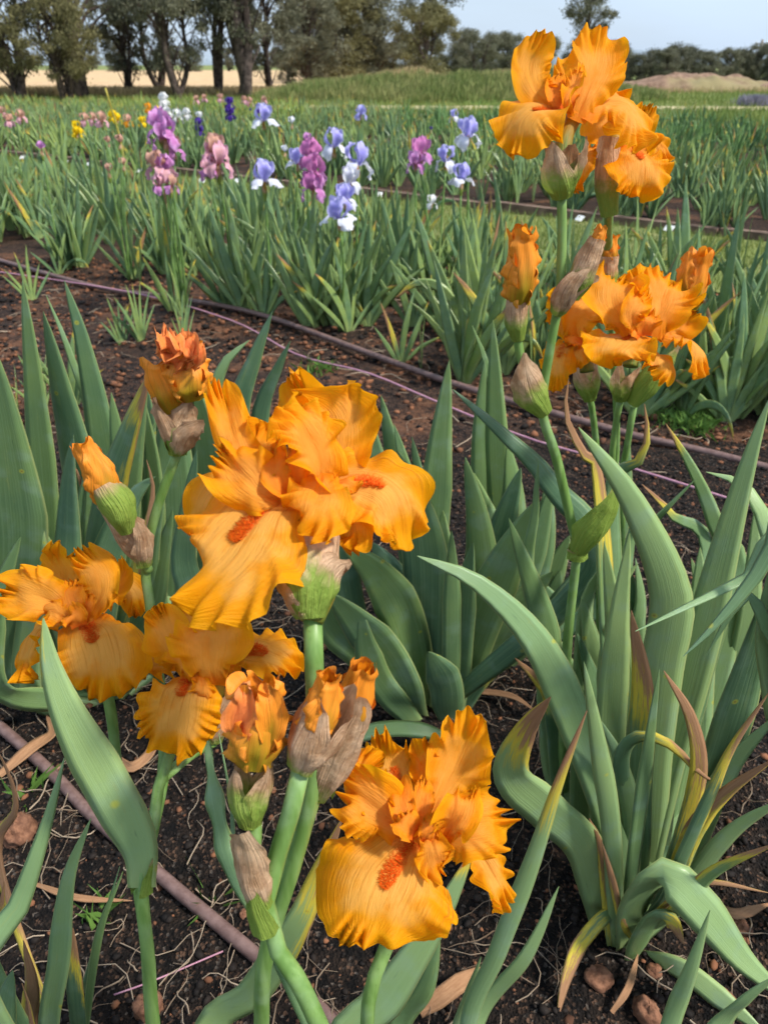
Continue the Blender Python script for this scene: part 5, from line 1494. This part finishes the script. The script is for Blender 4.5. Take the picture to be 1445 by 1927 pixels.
flower(Dp, dD, [(415, 1320, 1.5), (405, 1290, 1), (395, 1270, .5)], [.007, .0065, .007], [
    ('F', [(362, 1272, 0), (342, 1300, -2), (330, 1360, -3), (328, 1424, -2.5)], 76, (-.1, .8, .6), (0, .25, 1), (-.3, -.2), 5.0, {'beard': (.06, .26, .0055, 420), 'claw': .5, 'full': .35}),
    ('F', [(415, 1250, 1), (465, 1222, 1), (515, 1232, .5), (568, 1262, 0)], 46, (.1, .8, .6), (.2, .5, .85), (-.3, -.3), 4.6, {'beard': (.2, .45, .005, 320), 'claw': .4, 'full': .45}),
    ('F', [(350, 1255, 3), (315, 1245, 4), (285, 1250, 4.5), (262, 1272, 4)], 30, (0, .7, .7), (-.3, .4, .8), (-.3, -.3), 4.0, {}),
    ('S', [(405, 1290, -1), (396, 1250, -2.2), (398, 1205, -2), (402, 1158, 0)], 66, (0, .2, 1), (.1, .4, .9), (.45, .4), 4.6, {}),
    ('S', [(360, 1275, 0), (330, 1220, .5), (305, 1175, 1), (282, 1142, 1)], 42, (-.2, .2, 1), (-.1, .5, .8), (.5, .4), 4.5, {}),
    ('S', [(370, 1280, -1), (352, 1250, -1.4), (345, 1215, -1), (350, 1180, 0)], 34, (-.3, .2, 1), (-.2, .4, .8), (.5, .4), 4.0, {}),
    ('S', [(385, 1240, 2), (370, 1180, 4), (345, 1145, 4.5), (330, 1130, 4)], 44, (0, .2, 1), (0, .5, .8), (.4, .4), 4.5, {}),
    ('S', [(378, 1270, -1.5), (380, 1300, -2.5), (378, 1318, -2)], 22, (0, .5, .8), (.1, .5, .9), (-.3, -.3), 2.5, {}),
    ('C', [(410, 1275, -.5), (425, 1250, -1), (440, 1220, -.5)], 20, (.2, .4, .9), (.2, .6, .8), (.5, .4), 2.0),
    ('C', [(390, 1280, -.5), (375, 1270, -1.2), (362, 1265, -1)], 18, (-.2, .6, .8), (0, .6, .8), (.5, .4), 2.0),
])

# --- E: left bloom
dE = .63
E = thing('flowering_iris', 'orange iris with a round ruffled bloom behind the tip of the bract leaf', 'iris', np.array([-.24, .46, 0]))
stem(E, stalkpts(E, [(286, 1950), (272, 1760), (246, 1590), (226, 1480), (206, 1320), (178, 1240), (160, 1200)], [.36, .38, .42, .45, .47, .485, .495], True), [.0055, .0055, .0055, .005, .005, .005, .005, .006], n=40)
flower(E, dE, [(172, 1235, 3), (160, 1205, 2.5), (150, 1180, 1.5)], [.006, .0065, .007], [
    ('F', [(155, 1165, 0), (178, 1205, -2), (190, 1255, -3), (192, 1312, -2.5)], 88, (.1, .8, .6), (.1, .25, 1), (-.3, -.2), 4.8, {'beard': (.08, .30, .0055, 420), 'claw': .5, 'full': .38}),
    ('F', [(120, 1170, 2), (72, 1185, 3), (45, 1230, 3), (40, 1285, 2.5)], 40, (-.2, .8, .6), (-.5, .2, .8), (-.3, -.3), 4.6, {}),
    ('F', [(180, 1140, 3), (225, 1105, 5), (252, 1115, 5.5), (264, 1160, 5)], 34, (.1, .7, .7), (.4, .3, .8), (-.3, -.3), 4.0, {}),
    ('S', [(135, 1165, 0), (98, 1135, -1.5), (55, 1118, -1.5), (12, 1100, 0)], 58, (-.2, .3, .9), (-.3, .3, .9), (.4, .4), 5.0, {}),
    ('S', [(140, 1140, 2.5), (125, 1090, 4), (118, 1055, 4), (112, 1026, 3.5)], 50, (0, .2, 1), (0, .4, .9), (.4, .4), 5.0, {}),
    ('S', [(168, 1160, 0), (190, 1115, -.5), (180, 1070, -.5), (145, 1050, .5)], 44, (.3, .1, .9), (.1, .6, .8), (.6, .5), 4.6, {}),
    ('S', [(185, 1150, 2), (208, 1110, 3), (215, 1080, 3.5), (205, 1060, 3)], 40, (.2, .2, 1), (.1, .4, .9), (.4, .4), 5.0, {}),
    ('S', [(130, 1175, -1), (115, 1160, -2), (95, 1150, -2), (85, 1165, -1.5)], 30, (-.1, .5, .8), (-.1, .5, .9), (.2, .2), 3.4, {}),
    ('C', [(150, 1175, -1), (140, 1140, -1.6), (135, 1115, -1), (140, 1092, 0)], 26, (0, .3, 1), (0, .5, .8), (.6, .4), 2.6),
    ('C', [(155, 1175, -1), (160, 1145, -1.4), (165, 1120, -.8)], 22, (.1, .3, 1), (0, .5, .8), (.6, .4), 2.6),
    ('C', [(150, 1178, -1.8), (140, 1160, -2.4), (128, 1152, -2)], 22, (0, .6, .8), (0, .6, .8), (.4, .4), 2.2),
])

# --- F: tall left stalk with two buds
Fp = thing('flowering_iris', 'iris stalk with a withered red-orange head and a furled side bud', 'iris', np.array([-.25, .54, 0]))
stem(Fp, stalkpts(Fp, [(290, 1945), (279, 1800), (268, 1665), (290, 1550), (310, 1430), (300, 1280), (283, 1140), (274, 1060), (295, 960), (335, 850)], [.345, .35, .365, .395, .43, .49, .525, .54, .545, .55], True), [.005, .005, .0055, .006, .006, .006, .006, .0058, .0056, .0052, .0046, .0046], n=60)
spathe(Fp, [atY(334, 856, .548), atY(335, 815, .552), atY(345, 780, .556), atY(352, 745, .558)], .0125, 'spathe', ph=.6)
wrapped(Fp, 'spathe', [atY(336, 850, .545), atY(352, 815, .545), atY(372, 795, .545), atY(388, 785, .545)], [.005, .0095, .010, .006], .6, [1.6, 1.5, 1.1, .3], 'spathe_dry', .001)
wrapped(Fp, 'spathe', [atY(330, 850, .55), atY(322, 810, .55), atY(308, 770, .55), atY(300, 745, .55)], [.005, .008, .009, .005], -.6, [1.6, 1.5, 1.1, .3], 'spathe_dry', .001)
stem(Fp, [atY(345, 850, .552), atY(355, 780, .555), atY(358, 735, .557)], [.004, .004, .005], n=8, name='branch')
hd = bud(Fp, [atY(358, 750, .557), atY(352, 710, .558), atY(346, 675, .56), atY(342, 655, .56)], .0175, .003, 'bud', top=.95, twist=.2)
wrapped(Fp, 'furled_petal', [atY(325, 775, .555), atY(312, 735, .556), atY(302, 700, .557), atY(296, 672, .557)], [.006, .0115, .012, .010], -.2, [1.9, 1.8, 1.5, 1.2], 'bud', .002)
for k in range(9):
    u0, v0 = 335 + 34 * math.cos(k * 2.4) * (.3 + .08 * k), 668 + 18 * math.sin(k * 2.4) * (.3 + .08 * k)
    petal(hd, 'crumpled_petal', [atY(u0, v0 + 22, .552 - .001 * k), atY(u0 + 4, v0, .548 - .001 * k), atY(u0 - 3, v0 - 18, .552 - .001 * k), atY(u0 - 8, v0 - 26, .556)], .011, (.2 * math.cos(k), .3, 1), (.3 * math.sin(k), .7, .6), 'wilt', wrap=(.7, .8), ruf=.0030, nu=21, nv=21)
stem(Fp, [atY(280, 1075, .537), atY(268, 1050, .537)], [.0052, .0056], n=6, name='branch')
spathe(Fp, [atY(276, 1062, .533), atY(248, 1010, .533), atY(222, 965, .535), atY(205, 930, .537)], .0125, 'spathe_dry', ph=2.4)
wrapped(Fp, 'spathe', [atY(272, 1062, .528), atY(262, 1010, .528), atY(246, 975, .528), atY(243, 955, .528)], [.006, .010, .008, .003], .9, [1.6, 1.4, .9, .2], 'spathe_dry', .001)
wrapped(Fp, 'sheath', [atY(240, 1000, .524), atY(225, 960, .524), atY(205, 930, .526), atY(195, 915, .528)], [.006, .0115, .012, .010], 0, [3.0, 3.0, 2.9, 2.8], 'spathe_green', 0)
wrapped(Fp, 'sheath', [atY(232, 985, .530), atY(232, 955, .530), atY(225, 930, .532), atY(212, 915, .534)], [.006, .010, .010, .006], .6, [3.0, 3.0, 2.6, 1.5], 'spathe_green', 0)
bud(Fp, [atY(208, 950, .531), atY(192, 905, .532), atY(170, 865, .534), atY(150, 834, .536)], .0125, .0016, top=.62, twist=1.1)

# --- G: tallest bloom, right
dG = .74
Gp = thing('flowering_iris', 'tall orange iris whose topmost bloom stands against the sky', 'iris', gnd(1062, 1500))
stem(Gp, stalkpts(Gp, [(1064, 1260), (1082, 1070), (1086, 1030), (1074, 980), (1046, 860), (1020, 772), (1034, 660), (1052, 560), (1057, 450), (1056, 358)],
                  [.80, .79, .79, .79, .79, .79, .79, .795, .80, .80]), [.0105, .0105, .0100, .0090, .0080, .0068, .0064, .0066, .0058, .0056, .0056], n=60)
wrapped(Gp, 'bract', [atY(1086, 1040, .785), atY(1112, 985, .78), atY(1140, 925, .78), atY(1150, 880, .785)], [.010, .021, .019, .006], .9, [2.7, 2.2, 1.3, .3], 'spathe_green', .0004)
wrapped(Gp, 'bract', [atY(1086, 1048, .785), atY(1086, 1030, .785)], [.0125, .0115], 0, [3.1, 3.1], 'spathe_green', 0, nv=8)
wrapped(Gp, 'spathe', [atY(1024, 776, .78), atY(1000, 742, .776), atY(986, 700, .775), atY(984, 660, .776)], [.008, .0185, .0165, .006], .1, [2.7, 2.2, 1.4, .3], 'spathe', .0008)
stem(Gp, [atY(1016, 765, .785), atY(985, 690, .785), atY(974, 640, .785), atY(972, 600, .785)], [.006, .006, .0055, .006], n=12, name='branch')
wrapped(Gp, 'sheath', [atY(975, 640, .785), atY(971, 608, .785), atY(972, 580, .785), atY(973, 552, .785)], [.006, .0115, .0115, .0105], 0, [3.14, 3.14, 3.14, 3.1], 'spathe', .0003)
bud(Gp, [atY(974, 575, .785), atY(977, 530, .785), atY(980, 485, .785), atY(978, 432, .785)], .0165, .0030, top=.72, twist=.1)
spathe(Gp, [atY(1046, 590, .79), atY(1066, 550, .785), atY(1092, 525, .785), atY(1122, 505, .787)], .0135, 'spathe_dry', ph=2.4)
wrapped(Gp, 'sheath', [atY(1075, 560, .79), atY(1095, 515, .79), atY(1110, 480, .79), atY(1124, 448, .79)], [.008, .013, .012, .008], 0, [3.1, 3.1, 3.0, 2.8], 'spathe', .0006)
bud(Gp, [atY(1112, 480, .79), atY(1122, 455, .79), atY(1128, 440, .79), atY(1132, 425, .79)], .0075, .0012)
spathe(Gp, [atY(1055, 372, .797), atY(1054, 330, .795), atY(1056, 295, .795), atY(1058, 268, .797)], .0185, 'spathe', ph=2.2)
wrapped(Gp, 'spathe', [atY(1060, 365, .80), atY(1078, 320, .80), atY(1092, 285, .80), atY(1098, 255, .80)], [.006, .009, .008, .002], .8, [1.8, 1.6, 1.0, .3], 'spathe', .001)
flower(Gp, dG, [(1056, 300, 1), (1060, 268, 1), (1070, 240, 1), (1080, 220, 1)], [.008, .0085, .0075, .008], [
    ('S', [(1040, 200, 0), (1004, 165, 0), (998, 118, .5), (1028, 62, 0)], 42, (-.2, .1, 1), (.2, .1, 1), (.35, .3), 3.8, {'claw': .62, 'full': .6}),
    ('S', [(1082, 228, 0), (1104, 172, 0), (1122, 122, 0), (1132, 56, .5)], 60, (.1, 0, 1), (.1, .1, 1), (.3, .25), 4.2, {'claw': .3, 'full': .65}),
    ('S', [(1092, 205, 3), (1075, 165, 3.5), (1080, 130, 4), (1095, 95, 4)], 34, (-.2, 0, 1), (-.2, .2, 1), (.5, .4), 5.0, {}),
    ('F', [(1070, 205, 0), (1022, 200, -1.5), (985, 228, -2), (968, 296, -1.5)], 64, (-.1, .8, .6), (-.4, .35, .85), (-.3, -.2), 5.0, {'beard': (.10, .38, .005, 320), 'claw': .42, 'full': .42}),
    ('F', [(1092, 222, 0), (1130, 190, 1.0), (1185, 200, 1.0), (1222, 290, 0)], 50, (.1, .7, .6), (.5, .2, .85), (-.4, -.25), 5.0, {'claw': .5, 'full': .4}),
    ('F', [(1090, 220, 3), (1110, 195, 5), (1150, 180, 6), (1190, 190, 6)], 30, (.1, .7, .6), (.3, .4, .85), (-.4, -.25), 4.0, {}),
    ('C', [(1055, 205, -.5), (1042, 185, -.8), (1045, 165, -.4), (1055, 145, .5)], 22, (0, .2, 1), (0, .4, .9), (.5, .4), 2.6),
    ('C', [(1065, 208, -.5), (1070, 185, -.6), (1072, 165, 0), (1072, 150, .5)], 20, (0, .2, 1), (0, .4, .9), (.5, .4), 2.6),
    ('S', [(1075, 220, -1.5), (1068, 190, -2), (1080, 160, -2), (1092, 120, -1)], 18, (-.5, .1, .8), (-.5, .2, .8), (.6, .4), 2.6, {}),
])

# --- H: second tall bloom behind it
dH = .82
Hp = thing('flowering_iris', 'orange iris bloom half hidden directly behind the topmost bloom', 'iris', gnd(1150, 1325))
stem(Hp, stalkpts(Hp, [(1150, 1000), (1160, 820), (1150, 620), (1144, 480), (1145, 400), (1146, 380)], [1.09, 1.09, 1.07, .96, .915, .90]), [.0085, .008, .007, .006, .0055, .0055, .006], n=40)
wrapped(Hp, 'sheath', [atY(1144, 545, .955), atY(1143, 510, .955), atY(1146, 480, .955)], [.0085, .012, .011], 0, [3.14, 3.14, 3.1], 'spathe', 0)
bud(Hp, [atY(1146, 500, .955), atY(1147, 475, .955), atY(1148, 460, .955), atY(1149, 444, .955)], .0095, .0018, top=.8)
wrapped(Hp, 'spathe', [atY(1146, 405, .895), atY(1142, 350, .895), atY(1142, 300, .895), atY(1146, 255, .895)], [.009, .0125, .0125, .011], 0, [3.1, 3.0, 2.4, 1.5], 'spathe', .0008)
flower(Hp, dH, [(1146, 320, 1), (1150, 280, 1), (1160, 262, 1)], [.008, .008, .009], [
    ('S', [(1158, 280, 1), (1142, 255, .5), (1140, 232, .5), (1150, 205, 1)], 42, (0, .1, 1), (0, .3, 1), (.4, .3), 4.4, {'claw': .5}),
    ('F', [(1190, 270, 0), (1202, 300, -1.5), (1205, 335, -2), (1198, 378, -1.5)], 56, (.1, .8, .6), (.1, .25, 1), (-.3, -.2), 5.4, {'beard': (.1, .32, .005, 300), 'claw': .5, 'full': .4}),
    ('F', [(1145, 278, .5), (1108, 282, 0), (1094, 312, -.5), (1082, 364, 0)], 22, (-.2, .8, .6), (-.5, .2, .8), (-.4, -.3), 3.6, {}),
    ('S', [(1195, 275, 1), (1222, 265, 1), (1238, 280, 1), (1236, 305, 1)], 32, (.2, .4, .9), (.4, .3, .9), (.4, .4), 5.0, {}),
    ('S', [(1180, 265, 3), (1190, 235, 4), (1200, 215, 4), (1200, 195, 4)], 40, (0, .2, 1), (0, .3, 1), (.4, .4), 5.0, {}),
    ('C', [(1178, 285, 0), (1182, 270, -.4), (1180, 255, 0)], 20, (0, .3, 1), (0, .5, .8), (.5, .4), 2.4),
])

# --- I: lower right bloom (front) with the bud on its right
dI = .92
Ip = thing('flowering_iris', 'orange iris with a tightly ruffled full bloom and a furled bud beside it', 'iris', gnd(1180, 1380))
stem(Ip, stalkpts(Ip, [(1148, 1000), (1150, 880), (1158, 800), (1168, 745)], [1.0, .99, .985, .98]), [.007, .007, .006, .0055, .0055], n=26)
spathe(Ip, [atY(1166, 752, .978), atY(1172, 722, .975), atY(1180, 700, .975), atY(1188, 680, .975)], .018, 'spathe', ph=1.2)
wrapped(Ip, 'bract', [atY(1190, 760, .97), atY(1220, 715, .965), atY(1250, 680, .965), atY(1275, 650, .97)], [.008, .018, .016, .004], .3, [2.4, 2.0, 1.2, .3], 'spathe_green', .0004)
stem(Ip, stalkpts(Ip, [(1170, 960), (1178, 850), (1192, 765)], [1.0, .99, .975]), [.006, .006, .0055, .0055], n=20, name='branch')
stem(Ip, [atY(1225, 715, .985), atY(1270, 650, .985), atY(1288, 600, .985), atY(1292, 580, .985)], [.005, .005, .005, .006], n=10, name='branch')
bud(Ip, [atY(1290, 592, .985), atY(1300, 550, .985), atY(1310, 510, .985), atY(1318, 472, .985)], .0165, .0032, top=.75, twist=.3)
wrapped(Ip, 'furled_petal', [atY(1288, 560, .98), atY(1286, 530, .98), atY(1292, 505, .98), atY(1298, 475, .98)], [.005, .010, .010, .006], -.6, [1.4, 1.3, 1.0, .8], 'bud', .002)
flower(Ip, dI, [(1185, 690, 1), (1190, 660, 1), (1195, 640, 1)], [.009, .009, .010], [
    ('F', [(1192, 628, 0), (1170, 640, -2), (1152, 665, -3.5), (1150, 692, -3)], 66, (-.1, .85, .5), (-.1, .55, .85), (-.25, -.2), 5.6, {'claw': .6, 'full': .35, 'beard': (.05, .25, .004, 120)}),
    ('F', [(1228, 632, 0), (1285, 635, 0), (1312, 660, -.5), (1322, 710, -.5)], 30, (.1, .8, .6), (.4, .3, .85), (-.3, -.3), 4.5, {}),
    ('F', [(1200, 650, 2), (1230, 668, 1), (1245, 690, .5), (1225, 705, .5)], 34, (.1, .6, .6), (.1, .3, .9), (-.3, -.3), 4.0, {}),
    ('S', [(1188, 625, -.5), (1160, 585, -1), (1150, 550, -.5), (1168, 508, 1)], 58, (-.1, .1, 1), (0, .4, .9), (.4, .4), 6.0, {}),
    ('S', [(1222, 632, -.5), (1240, 590, -1), (1248, 555, -.5), (1262, 515, 1)], 62, (.1, .1, 1), (.1, .4, .9), (.4, .4), 6.5, {}),
    ('S', [(1205, 600, 3), (1212, 560, 4), (1215, 530, 4), (1215, 500, 4)], 60, (0, .1, 1), (0, .3, 1), (.3, .3), 6.5, {}),
    ('S', [(1232, 635, 0), (1262, 610, .5), (1278, 600, .5), (1290, 580, .5)], 40, (.2, .2, 1), (.3, .3, .9), (.3, .4), 6.0, {}),
    ('S', [(1195, 622, -2), (1188, 595, -3), (1200, 570, -3), (1218, 560, -2)], 30, (-.1, .3, 1), (.1, .6, .8), (.5, .4), 4.0, {}),
    ('C', [(1205, 632, -1.5), (1190, 605, -2.2), (1188, 585, -1.6)], 22, (0, .3, 1), (0, .5, .8), (.5, .4), 3.0),
    ('C', [(1210, 632, -1.5), (1215, 605, -2.4), (1222, 588, -1.8)], 24, (0, .3, 1), (0, .5, .8), (.5, .4), 3.0),
])

# --- J: bloom hidden behind it on the left
dJ = .98
Jp = thing('flowering_iris', 'orange iris bloom crossed by the stem of the tallest iris', 'iris', gnd(1130, 1350))
stem(Jp, stalkpts(Jp, [(1126, 1000), (1122, 850), (1112, 760), (1106, 735)], [1.06, 1.05, 1.04, 1.035]), [.007, .007, .006, .0058, .0055], n=24)
spathe(Jp, [atY(1110, 752, 1.03), atY(1104, 715, 1.03), atY(1102, 690, 1.03), atY(1104, 668, 1.03)], .019, 'spathe', ph=1.6)
flower(Jp, dJ, [(1104, 700, 1), (1100, 665, 1), (1095, 645, 1)], [.009, .009, .010], [
    ('F', [(1090, 640, 0), (1058, 652, -1), (1046, 685, -1.5), (1040, 736, -1)], 34, (-.2, .8, .6), (-.5, .2, .85), (-.4, -.3), 4.5, {'beard': (.15, .4, .0045, 160)}),
    ('F', [(1095, 640, 0), (1085, 665, -1.5), (1075, 690, -1.5)], 26, (0, .5, .85), (0, .3, .9), (-.3, -.3), 4.0, {}),
    ('S', [(1090, 645, 0), (1085, 605, -.5), (1100, 575, 0), (1118, 545, 1)], 48, (-.1, .1, 1), (.1, .4, .9), (.4, .4), 6.0, {}),
    ('S', [(1080, 640, 1), (1062, 610, 1), (1050, 595, 1), (1040, 580, 1)], 34, (-.2, .2, 1), (-.2, .4, .9), (.4, .4), 5.5, {}),
    ('S', [(1075, 620, 3), (1058, 580, 4), (1048, 560, 4), (1040, 542, 4)], 22, (-.2, .2, 1), (-.2, .4, .9), (.4, .4), 4.5, {}),
    ('C', [(1095, 645, -1), (1080, 640, -1.6), (1062, 645, -1.4)], 18, (0, .5, .8), (0, .5, .8), (.5, .4), 3.0),
])

# --- bottom-left leaves
K_ = thing('iris_plant', 'iris leaves at the lower left, one brown and dry, over the irrigation pipe', 'iris', np.array([-.34, .40, 0]))
leaf(K_, [(-30, 1880), (38, 1700), (90, 1545), (122, 1426)], .34, .40, 56, mat='leaf_pale')
leaf(K_, [(100, 1960), (116, 1800), (132, 1650), (172, 1540)], .44, .48, 42, mat='leaf_pale', fold=.5)
leaf(K_, [(140, 1960), (185, 1770), (232, 1640)], .48, .50, 18)
leaf(K_, [(125, 1960), (175, 1800), (226, 1630)], .50, .52, 9)
leaf(K_, [(138, 1960), (142, 1860), (138, 1746)], .47, .48, 28, dry=.3, edge=.6)
leaf(K_, [(62, 1960), (62, 1850), (45, 1770)], .46, .46, 36, dry=1.0)
leaf(K_, [(5, 1980), (10, 1900), (25, 1826)], .40, .41, 78)
leaf(K_, [(75, 1970), (55, 1890), (42, 1850)], .40, .42, 16, dry=.8)
leaf(K_, [(-20, 1800), (2, 1720), (8, 1660)], .46, .47, 30, dry=.2)
leaf(K_, [(0, 1640), (30, 1520), (10, 1440), (-15, 1400)], .62, .64, 22, dry=1.0)
# dead leaves lying on the soil
def dead(px, wpx, label):
    pts = [gnd(u, v, z) for u, v, z in px]
    c = curve(pts, 20)
    d = pix(pts[0])[2]
    V, Q, st = leaf_geo(c, wpx * d / F, np.array([[0, -.5, 1.0]]) + 0 * c, 1.0, 0, .5, thick=.0008)
    st[:, 2] = 1.1
    solo('dead_leaf', V, Q, MAT['leaf'], label, 'dead leaf', 'dead leaves on the soil', st=st)
dead([(0, 1460, .02), (60, 1410, .03), (100, 1380, .012), (88, 1345, .006)], 26, 'curled tan dead leaf by the near irrigation pipe')
dead([(225, 1430, .006), (250, 1445, .02), (285, 1415, .02), (290, 1370, .01)], 20, 'pinkish brown curled dead leaf below the bract leaf stalk')
dead([(790, 1905, .01), (850, 1860, .03), (905, 1820, .02)], 34, 'brown dead leaf on soil beneath the lowest bloom')
dead([(70, 1665, .012), (150, 1690, .02), (250, 1695, .012)], 12, 'thin reddish brown dead leaf across the near pipe')
dead([(1150, 1905, .006), (1180, 1860, .02), (1200, 1795, .012)], 14, 'dry grey-brown leaf strip beside the largest stone')
dead([(880, 1300, .006), (960, 1310, .02), (1010, 1340, .01)], 12, 'thin tan dead leaf under the dark broad-leaved clump')
dead([(1320, 1690, .01), (1380, 1720, .03), (1450, 1700, .01)], 18, 'grey-brown withered leaf beyond the arching leaf')
